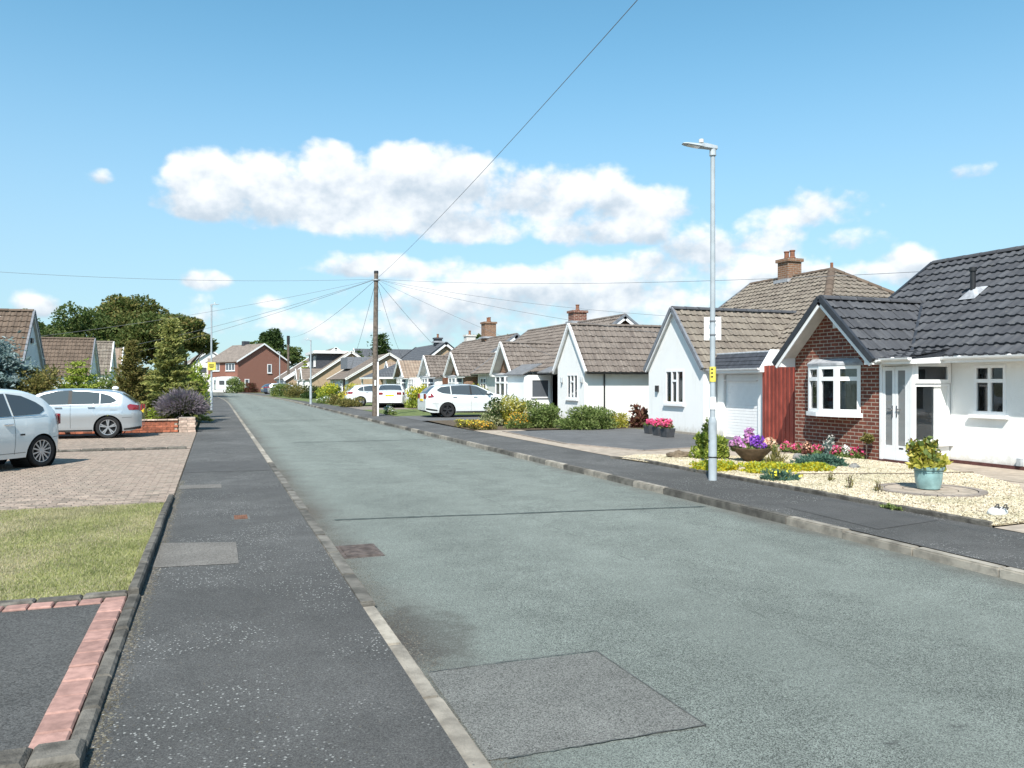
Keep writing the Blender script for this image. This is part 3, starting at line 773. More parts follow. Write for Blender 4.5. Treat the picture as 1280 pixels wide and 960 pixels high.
def hard_cover(name, label, cx, cy, w, d, z, mat, rim='tar', cols=1):
    t = thing(name, label, 'manhole cover', (cx, cy, z))
    MB().box(cx - w / 2, cx + w / 2, cy - d / 2, cy + d / 2, z - .02, z + .004).build('frame', rim, t)
    m = MB(); iw = w - .05; idd = d - .05; n = 6
    m.box(cx - iw / 2, cx + iw / 2, cy - idd / 2, cy + idd / 2, z, z + .007)
    for i in range(n):
        for j in range(n):
            x = cx - iw / 2 + iw * (i + .5) / n; y = cy - idd / 2 + idd * (j + .5) / n; s = iw / n * .3; m.box(x - s, x + s, y - s, y + s, z + .0075, z + .011)
    m.build('cover', 'rust_bright', t); return t
hard_cover('manhole_cover', 'small rusty square cover set in the tarmac pavement on the lawn side', .29, 9.95, .20, .34, .058, 'tar')
t = thing('drain_grating', 'rusty drain grating in the road beside the kerb on the lawn side', 'drain', (1.33, 7.9, 0))
MB().box(1.14, 1.52, 7.55, 8.15, -.02, .005).build('frame', 'rust_iron', t)
for i in range(9): MB().box(1.17, 1.49, 7.585 + i * .06, 7.62 + i * .06, .0055, .016).build('bar', 'rust_iron', t)

# kerb stones, one by one
def kerb(name, xc, w, y0, y1, top, matf, singles, seed):
    e = thing(name, None, None, (xc, 0, 0)); e['kind'] = 'structure'
    r = random.Random(seed); y = y0; far = MB(); cache = {}
    while y < y1:
        L = .9; tz = top(y); m = matf(y)
        if y < singles:
            if m not in cache:
                b = MB().box(-w / 2, w / 2, .006, L - .006, -.1, 0); me = b.mesh('kerb_stone', m); bm = bmesh.new(); bm.from_mesh(me)
                bmesh.ops.bevel(bm, geom=[ed for ed in bm.edges if all(v.co.z > -.01 for v in ed.verts)], offset=.014, segments=2, affect='EDGES'); bm.to_mesh(me); bm.free(); cache[m] = me
            M = Matrix.Translation((xc + r.uniform(-.006, .006), y, tz + r.uniform(-.004, .004))) @ Matrix.Rotation(r.uniform(-.006, .006), 4, 'Z')
            link('kerb_stone', cache[m], e, M)
        else:
            a, b_ = bend(y), bend(y + L); x = xc
            far.hexa([V(x - w / 2 + a, y + .006, -.1), V(x + w / 2 + a, y + .006, -.1), V(x + w / 2 + b_, y + L - .006, -.1), V(x - w / 2 + b_, y + L - .006, -.1),
                      V(x - w / 2 + a, y + .006, tz), V(x + w / 2 + a, y + .006, tz), V(x + w / 2 + b_, y + L - .006, tz), V(x - w / 2 + b_, y + L - .006, tz)])
        y += L
    o = far.build('far_kerb_stones', 'kerb', e); o['kind'] = 'stuff'
kerb('kerb_left', 1.04, .12, -3.2, 140, lambda y: .03 if y < 5.6 else .062, lambda y: 'kerb' if (y < 5.6 or y > 16.5) else 'kerb_dark', 48, 1)
kerb('kerb_right', 6.275, .12, -3.2, 140, lambda y: .084 if y < 6.6 else .093, lambda y: 'kerb' if (y < 7.4 or int(y * 1.3) % 5 in (0, 3)) else 'kerb_dark', 60, 2)

# ---- left front gardens
structure('driveway', MB().poly([(-9, 3.75, .07), (-.75, 3.75, .07), (-.75, 6.38, .07), (-9, 6.6, .07)]), 'drive_tarmac')
rp = thing('paver_border', 'red concrete paver border round the near tarmac drive', 'paving', (-.66, 5, .07))
def pieces(parent, name, boxes, mat, bev=.008, jit=.004, seed=3):
    r = random.Random(seed); cache = {}
    for (x0, x1, y0, y1, z0, z1) in boxes:
        k = (round(x1 - x0, 3), round(y1 - y0, 3), round(z1 - z0, 3))
        if k not in cache:
            b = MB().box(0, k[0], 0, k[1], 0, k[2]); me = b.mesh(name, mat); bm = bmesh.new(); bm.from_mesh(me)
            bmesh.ops.bevel(bm, geom=[ed for ed in bm.edges if all(v.co.z > k[2] - .001 for v in ed.verts)], offset=bev, segments=1, affect='EDGES'); bm.to_mesh(me); bm.free(); cache[k] = me
        link(name, cache[k], parent, Matrix.Translation((x0, y0, z0 + r.uniform(-jit, jit))) @ Matrix.Rotation(r.uniform(-jit, jit), 4, 'Z'))
bx = []; y = 3.86
while y < 6.3: bx.append((-.755, -.606, y + .006, y + .224 - .006, .02, .083)); y += .224
pieces(rp, 'paver', bx[:-1] + [(-.755, -.602, bx[-1][2], 6.36, .02, .083)], 'red_paver')
structure('bedding', MB().poly([(-6, 3.8, .073), (-.59, 3.8, .073), (-.59, 6.51, .073), (-6, 6.51, .073)]), 'soil', rp) if False else None
pieces(rp, 'paver', [(-.60 - .155 * (i + 1) + .006, -.60 - .155 * i - .006, 6.37, 6.50, .02, .083) for i in range(30)], 'red_paver', seed=4)
eg = thing('edging_kerb', 'weathered grey concrete edging round the near drive and lawn', 'edging', (-.55, 5, .05))
bx = []; y = 3.86
while y < 6.5: bx.append((-.597, -.515, y + .004, y + .44, .0, .088)); y += .445
bx = bx[:-1] + [(-.597, -.515, bx[-1][2], 6.50, .0, .088)]
y = 6.51
while y < 11.4: bx.append((-.60, -.525, y + .004, y + .9, .0, .135 if y < 10.6 else .11)); y += .905
bx += [(-.60 - .30 * (i + 1) + .004, -.606 - .30 * i, 6.515, 6.62, .0, .10) for i in range(18)]
pieces(eg, 'edging_stone', bx, 'edging', .014, .006, 5)
pieces(eg, 'edging_stone', [(-.515 - .2 * (i + 1) + .006, -.515 - .2 * i, 3.66, 3.85, .0, .13) for i in range(14)], 'edging', .02, .008, 6)
structure('lawn', MB().poly([(-14, 6.62, .07), (-.603, 6.62, .07), (-.603, 11.36, .07), (-14, 12.1, .07)]), 'lawn_soil')

def grass(name, label, x0, x1, y0, y1, z, n, h, mat, wid=.006, keep=None):
    x = RNG.uniform(x0, x1, n); y = RNG.uniform(y0, y1, n)
    if keep is not None: k = keep(x, y); x, y = x[k], y[k]
    n = len(x); a = RNG.uniform(0, 2 * np.pi, n); hh = h * RNG.uniform(.5, 1.2, n); lean = RNG.normal(0, .5, (n, 2)) * hh[:, None]
    dx, dy = np.cos(a) * wid, np.sin(a) * wid
    v = np.stack([np.stack([x - dx, y - dy, np.full(n, z)], 1), np.stack([x + dx, y + dy, np.full(n, z)], 1), np.stack([x + lean[:, 0], y + lean[:, 1], z + hh], 1)], 1).reshape(-1, 3)
    me = np_mesh(name, v, np.arange(3 * n).reshape(-1, 3), mat); o = link(name, me); return tag(o, label, 'grass', kind='stuff')
def dry(x, y): return (np.sin(x * 2.1 + y * .9) + np.sin(x * 4.3 - y * 2.2 + 1) + RNG.normal(0, 1.1, len(x))) > 1.0 - (-.75 - x) * 1.9
grass('grass', 'short green lawn grass behind the concrete edging', -4.6, -.605, 6.63, 11.4, .07, 110000, .028, 'grass', .004, lambda x, y: ~dry(x, y))
grass('dry_grass', 'straw coloured dry patches of grass in the lawn', -4.6, -.65, 6.7, 11.4, .07, 110000, .024, 'grass_dry', .004, dry)

# block paved drives
def block_drive(label, x0, x1, y0, y1, z, mats, seed, nobj=300):
    e = thing('block_paving', label, 'paving', ((x0 + x1) / 2, (y0 + y1) / 2, z)); r = random.Random(seed)
    structure('bedding', MB().poly([(x0, y0, z - .012), (x1, y0, z - .012), (x1, y1, z - .012), (x0, y1, z - .012)]), 'soil', e)
    cells = []; j = 0; y = y0
    while y < y1 - .05:
        x = x1 - (.1 if j % 2 else 0.0)
        if j % 2: cells.append((x1 - .1, y, .1))
        while x > x0 + .05: cells.append((x - .2, y, .2)); x -= .2
        y += .1; j += 1
    cells.sort(key=lambda c: c[1] ** 2 + c[0] ** 2)
    mes = {}
    for (x, y, w) in cells[:nobj]:
        k = (w, r.random() < .3)
        if k not in mes:
            b = MB().box(0, w - .007, 0, .093, -.03, 0); me = b.mesh('block', mats[k[1]]); bm = bmesh.new(); bm.from_mesh(me)
            bmesh.ops.bevel(bm, geom=[ed for ed in bm.edges if all(v.co.z > -.001 for v in ed.verts)], offset=.006, segments=1, affect='EDGES'); bm.to_mesh(me); bm.free(); mes[k] = me
        link('block', mes[k], e, Matrix.Translation((x, y, z + r.uniform(-.002, .002))))
    far = [MB(), MB()]
    for (x, y, w) in cells[nobj:]:
        zz = z + r.uniform(-.002, .002); far[r.random() < .3].add([(x, y, zz - .011), (x + w - .007, y, zz - .011), (x + w - .007, y + .093, zz - .011), (x, y + .093, zz - .011), (x + .005, y + .005, zz), (x + w - .012, y + .005, zz), (x + w - .012, y + .088, zz), (x + .005, y + .088, zz)], [(4, 5, 6, 7), (0, 1, 5, 4), (1, 2, 6, 5), (2, 3, 7, 6), (3, 0, 4, 7)])
    for k in (0, 1): o = far[k].build('far_blocks', mats[k], e); o['kind'] = 'stuff'
block_drive('buff block paved drive under the small white car', -6.4, -.53, 11.45, 20.65, .06, ('block_paver', 'block_paver_b'), 1)
block_drive('buff block paved drive under the silver hatchback', -6.5, -.53, 20.85, 27.6, .06, ('block_paver', 'block_paver_b'), 2, 150)
dv = thing('divider_edging', 'low dark stone edging between the two block paved drives', 'edging', (-3, 20.75, .05))
pieces(dv, 'edging_stone', [(-.62 - .45 * (i + 1), -.63 - .45 * i, 20.68, 20.82, .02, .115) for i in range(14)], 'edging', .02, .01, 9)

# low front wall of bricks with a corner pier
bw = thing('brick_wall', 'low brick garden wall with pale corner pier beside the silver hatchback', 'wall', (-1.5, 28, .06))
MB().box(-4.9, -1.12, 27.86, 27.96, .05, .43).build('mortar_core', 'mortar', bw)
MB().box(-1.06, -.585, 27.58, 27.98, .05, .53).build('mortar_core', 'mortar', bw)
bx = []
for j in range(5):
    for i in range(17):
        x = -1.1 - .225 * i - (.11 if j % 2 else 0); bx.append((x - .215, x, 27.84, 27.98, .06 + .075 * j, .06 + .075 * j + .065))
pieces(bw, 'brick', bx, 'low_brick', .006, .003, 7)
pieces(bw, 'coping', [(-1.1 - .3 * (i + 1), -1.106 - .3 * i, 27.8, 28.02, .437, .475) for i in range(12)], 'low_brick_pale', .008, .003, 8)
bx = []
for j in range(6):
    for i in range(2):
        x = -1.07 + .25 * i + (.0 if j % 2 else .02); bx.append((x, x + .235, 27.56, 27.66, .06 + .078 * j, .06 + .078 * j + .068)); bx.append((x, x + .235, 27.9, 28.0, .06 + .078 * j, .06 + .078 * j + .068))
    bx.append((-.655, -.57, 27.67, 27.89, .06 + .078 * j, .06 + .078 * j + .068))
pieces(bw, 'brick', bx, 'low_brick_pale', .006, .003, 10)
structure('flower_bed', MB().poly([(-9, 27.98, .1), (-.6, 27.98, .1), (-.6, 46, .1), (-9, 46, .1)]), 'soil')
structure('verge', MB().poly([(-16, 46, .05), (-.55, 46, .05), (-2.5, 120, .05), (-30, 120, .05)]), 'far_lawn')

# ---- right front gardens
GP = [(7.88, 6.25), (7.93, 8.46), (7.93, 11.4), (7.86, 13.4), (7.70, 14.6), (8.35, 14.95), (9.1, 14.75), (9.6, 14.2), (10.4, 13.9), (11.5, 13.95), (11.95, 13.2), (12.1, 12.2), (12.1, 10.9), (11.95, 9.9), (11.2, 8.5), (8.6, 6.3)]
structure('gravel_bed', MB().poly([(x, y, .105) for x, y in GP]), 'gravel_base')
def inpoly(px, py, P):
    c = np.zeros(len(px), bool); j = len(P) - 1
    for i in range(len(P)):
        xi, yi = P[i]; xj, yj = P[j]
        c ^= ((yi > py) != (yj > py)) & (px < (xj - xi) * (py - yi) / (yj - yi + 1e-12) + xi); j = i
    return c
def pebbles(n):
    x = RNG.uniform(7.7, 12.1, n); y = RNG.uniform(6.2, 15, n); k = inpoly(x, y, GP) & (((x - 9.5) ** 2 + (y - 8.55) ** 2) > .70 ** 2); x, y = x[k], y[k]; n = len(x)
    base = np.array([(1, 0, 0), (0, 1, 0), (-1, 0, 0), (0, -1, 0), (0, 0, 1), (0, 0, -1)], float)
    F = np.array([(0, 1, 4), (1, 2, 4), (2, 3, 4), (3, 0, 4), (1, 0, 5), (2, 1, 5), (3, 2, 5), (0, 3, 5)])
    s = RNG.uniform(.009, .021, (n, 1, 1)) * RNG.uniform(.6, 1.25, (n, 1, 3)) * np.array([1, 1, .75])
    a = RNG.uniform(0, 6.28, n); tl = RNG.normal(0, .35, n); v = base[None] * s + RNG.normal(0, .003, (n, 6, 3))
    ct, st = np.cos(tl)[:, None], np.sin(tl)[:, None]; vy = v[:, :, 1] * ct - v[:, :, 2] * st; vz = v[:, :, 1] * st + v[:, :, 2] * ct
    ca, sa = np.cos(a)[:, None], np.sin(a)[:, None]; vx = v[:, :, 0]
    out = np.stack([vx * ca - vy * sa + x[:, None], vx * sa + vy * ca + y[:, None], vz + .112 + RNG.uniform(0, .012, n)[:, None]], 2)
    me = np_mesh('gravel', out.reshape(-1, 3), (F[None] + (np.arange(n) * 6)[:, None, None]).reshape(-1, 3), 'pebble'); return link('gravel', me)
leafmat('pebble', [(.42, .35, .24), (.54, .46, .33), (.64, .57, .45), (.36, .30, .23)], trans=0.0, rough=.85)
tag(pebbles(78000), 'cream gravel covering the front garden by the brick bungalow', 'gravel', kind='stuff')
ge = thing('gravel_edging', 'dark concrete edging between the cream gravel and the pavement', 'edging', (7.85, 10, .09))
pieces(ge, 'edging_stone', [(7.845, 7.90, 6.3 + .62 * i, 6.3 + .62 * i + .612, .03, .148) for i in range(12)], 'edging', .012, .005, 12)
mb = MB()
for k in range(8):
    a0, a1 = k / 8, (k + 1) / 8; f = lambda a: V(7.87 - .22 * a * a, 13.75 + .95 * a, 0)
    p, q = f(a0), f(a1); MB().beam(p + UP * .03, q + UP * .03, (.055, 0, 0), (0, 0, .105)).build('edging_stone', 'edging', ge)
te = thing('timber_edging', 'thin timber edging strip crossing the cream gravel behind the teal pot', 'edging', (10.5, 10.3, .11))
MB().tube([(8.9, 10.85, .125), (9.8, 10.55, .128), (10.8, 10.2, .125)], .018, 6).build('edging_rail', 'timber_edge', te)
MB().tube([(10.8, 10.2, .125), (11.6, 10.05, .128), (12.05, 9.98, .125)], .018, 6).build('edging_rail', 'timber_edge', te)
# paths and drives
structure('path', MB().poly([(11.4, 5, .098), (13.4, 5, .098), (13.4, 17.4, .098), (9.4, 17.4, .098), (8.0, 16.4, .098), (7.75, 14.55, .098), (9.2, 14.3, .098), (11.4, 13.9, .098), (12.0, 12.3, .098)]), 'slab')
structure('driveway', MB().poly([(7.85, 2, .092), (13.4, 2, .092), (13.4, 9.6, .0925), (11.9, 9.8, .0925), (11.2, 8.5, .092), (8.6, 6.3, .092), (7.85, 6.25, .092)]), 'slab')
structure('driveway', MB().poly([(9.1, 15.95, .104), (11.9, 16.6, .104), (13.6, 17.6, .104), (13.6, 19.8, .104), (13.2, 19.85, .104), (13.2, 23.8, .104), (8.6, 23.8, .104), (8.35, 18.5, .104)]), 'drive_grey')
structure('path', MB().poly([(7.84, 15, .096), (9.4, 15, .096), (9.4, 24.6, .096), (7.84, 24.6, .096)]), 'slab')
bd = thing('path_border', 'dark brick edging strip round the grey drive by the white garage', 'edging', (9, 18, .1))
pts = [(13.4, 17.35), (11.9, 16.55), (9.1, 15.9), (8.32, 18.5), (8.56, 23.8)]
for a, b in zip(pts, pts[1:]): MB().beam(V(*a, .09), V(*b, .09), V(-(b[1] - a[1]), b[0] - a[0], 0).normalized() * .09, (0, 0, .028)).build('edging_strip', 'slab_ring', bd)
structure('flower_bed', MB().poly([(7.84, 24.6, .1), (14, 23.8, .1), (14, 31.6, .1), (8.1, 31.6, .1)]), 'soil')
structure('driveway', MB().poly([(7.84, 31.6, .096), (14, 31.6, .096), (14, 37, .096), (7.84, 36.4, .096)]), 'drive_grey')
structure('lawn', MB().poly([(7.84, 36.4, .098), (13.6, 37, .098), (13.6, 45.5, .098), (7.84, 45.5, .098)]), 'far_lawn')
structure('driveway', MB().poly([(7.84, 45.5, .096), (14, 45.5, .096), (14, 52, .096), (7.84, 52, .096)]), 'slab_ring')
structure('lawn', MB().poly([(7.7, 52, .096), (13.6, 52, .096), (12, 100, .096), (5.6, 100, .096)]), 'far_lawn')
structure('driveway', MB().poly([(5.6, 100, .096), (14, 100, .096), (12, 118, .096), (4.7, 118, .096)]), 'drive_grey')
# round patio with a darker rim, each stone its own piece
pt = thing('round_patio', 'round buff paving circle with dark rim under the teal pot', 'patio', (9.5, 8.55, .1))
cx, cy = 9.5, 8.55
def wedge(r0, r1, a0, a1, z0, z1, nseg=3):
    P = []; 
    for z in (z0, z1):
        for k in range(nseg + 1): a = a0 + (a1 - a0) * k / nseg; P.append((cx + r1 * math.cos(a), cy + r1 * math.sin(a), z))
        for k in range(nseg, -1, -1): a = a0 + (a1 - a0) * k / nseg; P.append((cx + r0 * math.cos(a), cy + r0 * math.sin(a), z))
    n = len(P) // 2
    return MB().add(P, [tuple(range(n))[::-1], tuple(range(n, 2 * n))] + [(i, (i + 1) % n, n + (i + 1) % n, n + i) for i in range(n)])
for k in range(22): a = 2 * math.pi * k / 22; wedge(.60, .71, a + .008, a + 2 * math.pi / 22 - .008, .08, .142).build('rim_stone', 'slab_ring', pt)
for (r0, r1, m) in ((.36, .595, 14), (.14, .355, 8)):
    for k in range(m): a = 2 * math.pi * (k + .3) / m; wedge(r0, r1 - .008, a + .012, a + 2 * math.pi / m - .012, .08, .135).build('paving_stone', 'slab', pt)
wedge(0.001, .132, 0, 6.283, .08, .135, 16).build('paving_stone', 'slab', pt)

# crumbs of grit and dead leaf along the pavement edges
def crumbs(name, label, xs, ys, z, n, mat, smin=.003, smax=.010):
    x = RNG.normal(xs[0], xs[1], n); y = ys[0] + (ys[1] - ys[0]) * RNG.random(n) ** 1.3
    base = np.array([(1, 0, 0), (0, 1, 0), (-1, 0, 0), (0, -1, 0), (0, 0, 1)], float); F = np.array([(0, 1, 4), (1, 2, 4), (2, 3, 4), (3, 0, 4)])
    v = base[None] * (RNG.uniform(smin, smax, (n, 1, 1)) * RNG.uniform(.5, 1.3, (n, 1, 3)) * np.array([1, 1, .5])); a = RNG.uniform(0, 6.28, n); ca, sa = np.cos(a)[:, None], np.sin(a)[:, None]
    out = np.stack([v[:, :, 0] * ca - v[:, :, 1] * sa + x[:, None], v[:, :, 0] * sa + v[:, :, 1] * ca + y[:, None], v[:, :, 2] + z], 2)
    return tag(link(name, np_mesh(name, out.reshape(-1, 3), (F[None] + (np.arange(n) * 5)[:, None, None]).reshape(-1, 3), mat)), label, 'grit', kind='stuff')
leafmat('grit', [(.07, .06, .045), (.12, .105, .08), (.20, .18, .15), (.05, .045, .04)], trans=0.0, rough=.9)
crumbs('grit', 'loose grit and crumbs along the edging of the near drive and lawn', (-.487, .028), (3.4, 14), .058, 4500, 'grit')
crumbs('road_grit', 'loose grit in the road channel beside the left kerb', (1.17, .06), (3.0, 16), .0, 5000, 'grit', .002, .006)
crumbs('pavement_grit', 'pale grit scattered on the left pavement', (.25, .42), (2.6, 12), .058, 1500, 'grit', .002, .005)
# ---------------------------------------------------------------- houses
NW = V(-1, 0, 0); UW = V(0, -1, 0)          # faces the road from the right-hand side
NS_ = V(0, -1, 0); US_ = V(1, 0, 0)         # faces back along the road towards the camera
def bow(house, P, z0, z1, cols, trans, curtain='blind', sill=True, lead=True, mats=('upvc', 'glass'), apron='upvc'):
    """faceted bow window along plan points P (seen from outside, left to right)"""
    P = [V(*p, 0) for p in P]
    for i, (a, b) in enumerate(zip(P, P[1:])):
        u = (b - a); w = u.length; u.normalize(); n = u.cross(UP)
        window(house, a + UP * z0, u, n, w, z1 - z0, cols[i], trans[i], mats[0], mats[1], sill=None, curtain=curtain, name='bow_window', fr=.07)
    if sill:
        c = sum((p for p in P), V(0, 0, 0)) / len(P); q = [p + (p - c).normalized() * .07 for p in P]; q[0] = P[0] + (P[0] - P[-1]).normalized() * .06; q[-1] = P[-1] + (P[-1] - P[0]).normalized() * .06
        MB().slab([p + UP * (z0 - .09) for p in q], UP * .085).build('sill', 'upvc', house)
    if lead:
        c = (P[0] + P[-1]) / 2; top = []
        q = [p + (p - c) * .07 for p in P]
        m = MB(); m.slab([p + UP * (z1 + .002) for p in q], UP * .05)
        m.add([p + UP * (z1 + .053) for p in q] + [P[0] + (c - P[0]) * .1 + UP * (z1 + .16), P[-1] + (c - P[-1]) * .1 + UP * (z1 + .16)], [tuple(range(len(q))) + (len(q) + 1, len(q))])
        n = len(q)
        m.build('lead_roof', 'lead', house)

def house1():
    h = thing('bungalow', 'brick gabled bungalow with dark grey tiled roof and white porch', 'house', (14.5, 11, .1))
    rf = wing(h, -1, 12.4, 15.2, 13.6, 1.45, 2.06, 3.42, .38, 'brick_red', 'tile_dark', 'joined', nobj=120, holes=[(12.86, 14.33, 1.02, 2.0)], ov=.22, rt=True, board=.10, z0=.08)
    mr = mainY(h, -1, 13.0, 16.5, 2.5, 14.75, 2.14, 4.55, 'render_white', 'tile_dark', 'joined', 'GG', nobj=180, holes=[(10.43, 11.08, 1.06, 1.97)], rt=True, inset=.4, z0=.08)
    bow(h, [(12.4, 14.34), (12.2, 14.16), (12.1, 13.72), (12.12, 13.24), (12.4, 12.86)], 1.02, 2.0,
        [(0, 1), (0, 1), (0, 1), (0, 1)], [[[.72]], [[.72]], [[.72]], [[.72]]])
    # alarm box in the gable
    MB().box(12.33, 12.4, 13.42, 13.58, 2.80, 3.02).build('alarm_box', 'upvc_grey', h, bevel=.01)
    # porch: brick return, double doors, glazed side
    wall = MB(); wall.box(13.0, 13.38, 11.62, 12.4, .08, 2.2); wall.build('porch_back', 'render_white', h)
    MB().box(12.40, 12.47, 12.30, 12.385, .1, 2.1).build('porch_post', 'upvc', h)
    f = MB(); f.box(12.405, 12.465, 11.60, 12.30, 1.97, 2.1); f.box(12.405, 12.465, 11.60, 11.68, .1, 1.97); f.build('door_frame', 'upvc', h)
    MB().box(12.36, 12.5, 11.6, 12.38, .075, .13).build('door_step', 'plinth_dark', h)
    for (a, b) in ((12.295, 11.995), (11.985, 11.685)):
        O = V(12.42, a, .14)
        d = MB(); w = a - b; H = 1.82
        d.lbox(O, UW, NW, 0, .06, 0, H, -.03, .012); d.lbox(O, UW, NW, w - .06, w, 0, H, -.03, .012); d.lbox(O, UW, NW, .06, w - .06, 0, .28, -.03, .012); d.lbox(O, UW, NW, .06, w - .06, H - .08, H, -.03, .012)
        dr = d.build('door', 'upvc', h)
        MB().lbox(O, UW, NW, .06, w - .06, .28, H - .08, -.01, -.002).build('pane', 'glass_pale', dr)
        hx = w - .045 if a > 12.1 else .045
        MB().lbox(O, UW, NW, hx - .012, hx + .012, .84, 1.06, .012, .024).lbox(O, UW, NW, min(hx, hx - .1 if a > 12.1 else hx + .1), max(hx, hx - .1 if a > 12.1 else hx + .1), .98, 1.0, .024, .045).build('handle', 'chrome', dr)
        if a < 12.1: MB().lbox(O, UW, NW, .1, w - .1, .22, .245, .012, .018).build('letter_plate', 'black_plastic', dr)
    # side of the porch facing back down the road
    O = V(12.40, 11.6, .1)
    MB().lbox(O, US_, NS_, 0.07, .98, 0, .40, -.06, 0).build('porch_dado', 'render_white', h)
    window(h, V(12.47, 11.6, .50), US_, NS_, .91, 1.12, (0, 1), [[]], sill='upvc', fr=.05)
    vent = window(h, V(12.47, 11.575, 1.63), US_, (NS_ + UP * .0), .91, .40, (0, 1), [[]], sill=None, fr=.075, name='fanlight')
    MB().box(12.40, 12.47, 11.57, 11.63, .1, 2.1).build('porch_post', 'upvc', h)
    MB().box(12.40, 13.4, 11.56, 12.38, 2.03, 2.10).build('porch_ceiling', 'upvc', h)
    # inside the porch: cupboard, vase with flowers
    MB().box(12.85, 13.05, 11.70, 11.95, .1, .98).build('shelf', 'upvc', h)
    # porch roof: tiled lean-to
    slope(h, (12.22, 11.42, 2.085), (12.22, 12.3, 2.085), (13.28, 11.42, 2.28), (13.28, 12.3, 2.28), 'tile_dark', 'joined', slabmat='barge_dark', thick=.03)
    MB().box(12.2, 12.235, 11.42, 12.18, 2.0, 2.10).build('fascia', 'upvc', h)
    MB().add([(12.2, 11.41, 2.0), (13.0, 11.41, 2.02), (13.0, 11.41, 2.14), (12.2, 11.41, 2.085)], [(0, 1, 2, 3)]).build('fascia', 'upvc', h)
    MB().add([(12.2, 11.412, 2.07), (13.05, 11.412, 2.10), (13.05, 11.412, 2.25), (12.2, 11.412, 2.10)], [(0, 1, 2, 3)]).build('roof_edge', 'barge_dark', h)
    MB().box(13.0, 13.03, 2.6, 11.41, 2.02, 2.15).build('fascia', 'upvc', h)
    MB().box(13.03, 13.4, 2.6, 11.6, 2.03, 2.05).build('eaves_soffit', 'upvc', h)
    gutter(h, (12.15, 12.2, 2.115), (12.15, 11.40, 2.115)); gutter(h, (12.95, 11.42, 2.13), (12.95, 2.6, 2.13))
    gutter(h, (12.04, 12.10, 2.09), (12.22, 12.10, 2.09), brackets=False)
    window(h, V(13.4, 11.08, 1.06), UW, NW, .65, .91, (0, .5, 1), [[.68], [.68]], curtain='sides', sill='upvc')
    MB().box(13.36, 13.405, 2.6, 11.58, .02, .16).build('plinth', 'plinth_dark', h)
    MB().box(13.33, 13.4, 10.10, 10.18, .17, .30).build('outlet', 'galv', h)
    # flue with lead skirt
    fl = MB(); fl.tube([(14.9, 12.35, 3.35), (14.9, 12.35, 3.98)], .055, 12); fl.tube([(14.9, 12.35, 3.98), (14.9, 12.35, 4.06)], .075, 12); p = fl.build('flue', 'black_plastic', h, True)
    sl = (4.55 - 2.14) / 3.5; zz = lambda x: 2.14 + (x - 13.0) * sl + .075
    MB().add([(14.70, 12.15, zz(14.7)), (15.1, 12.15, zz(15.1)), (15.1, 12.55, zz(15.1)), (14.7, 12.55, zz(14.7)), (14.9, 12.35, zz(14.9) + .12)], [(0, 1, 4), (1, 2, 4), (2, 3, 4), (3, 0, 4)]).build('flashing', 'lead', p)
    # lead valley between wing and main roof
    MB().beam((13.0, 12.16, 2.20), (14.86, 13.58, 3.49), (.035, -.045, 0), (0, 0, .008)).build('valley', 'barge_dark', h)
    # rooms: back wall, ceiling and floor so that windows look into a room
    MB().box(14.6, 14.65, 2.8, 14.6, .1, 2.1).build('room_wall', 'interior', h); MB().box(12.6, 14.6, 12.5, 14.7, 2.12, 2.14).build('room_ceiling', 'interior', h)
    return h
house1()
fb = thing('flower_vase', 'glass vase of yellow flowers inside the white porch window', 'vase', (12.93, 11.8, .98))
MB().lathe([(.035, .98), (.05, 1.0), (.062, 1.06), (.05, 1.12), (.025, 1.16), (.035, 1.2)], (12.93, 11.80, 0), 16).build('vase', 'chrome', fb, True)

def fence_line():
    f = thing('board_fence', 'tall red stained board fence between the brick bungalow and white garage', 'fence', (13, 16.2, .1))
    a, b = V(13.58, 17.50, .1), V(12.80, 14.90, .1); u = (b - a); L = u.length; u.normalize(); n = u.cross(UP); k = 0; r = random.Random(5); m = {}
    while k * .125 < L - .05:
        h = 1.98 + r.uniform(-.008, .008); key = round(h, 3)
        w = min(.12, L - k * .125); bd = MB().lbox(V(0, 0, 0), u, n, 0, w, 0, h, -.011 + (.011 if k % 2 else 0), .011 + (.011 if k % 2 else 0))
        o = bd.build('board', 'fence_red', f); o.location = o.location + (a + u * (k * .125)); k += 1
    MB().lbox(a, u, n, 0, L, .35, .44, -.06, -.012).build('rail', 'fence_red', f); MB().lbox(a, u, n, 0, L, 1.6, 1.69, -.06, -.012).build('rail', 'fence_red', f)
fence_line()

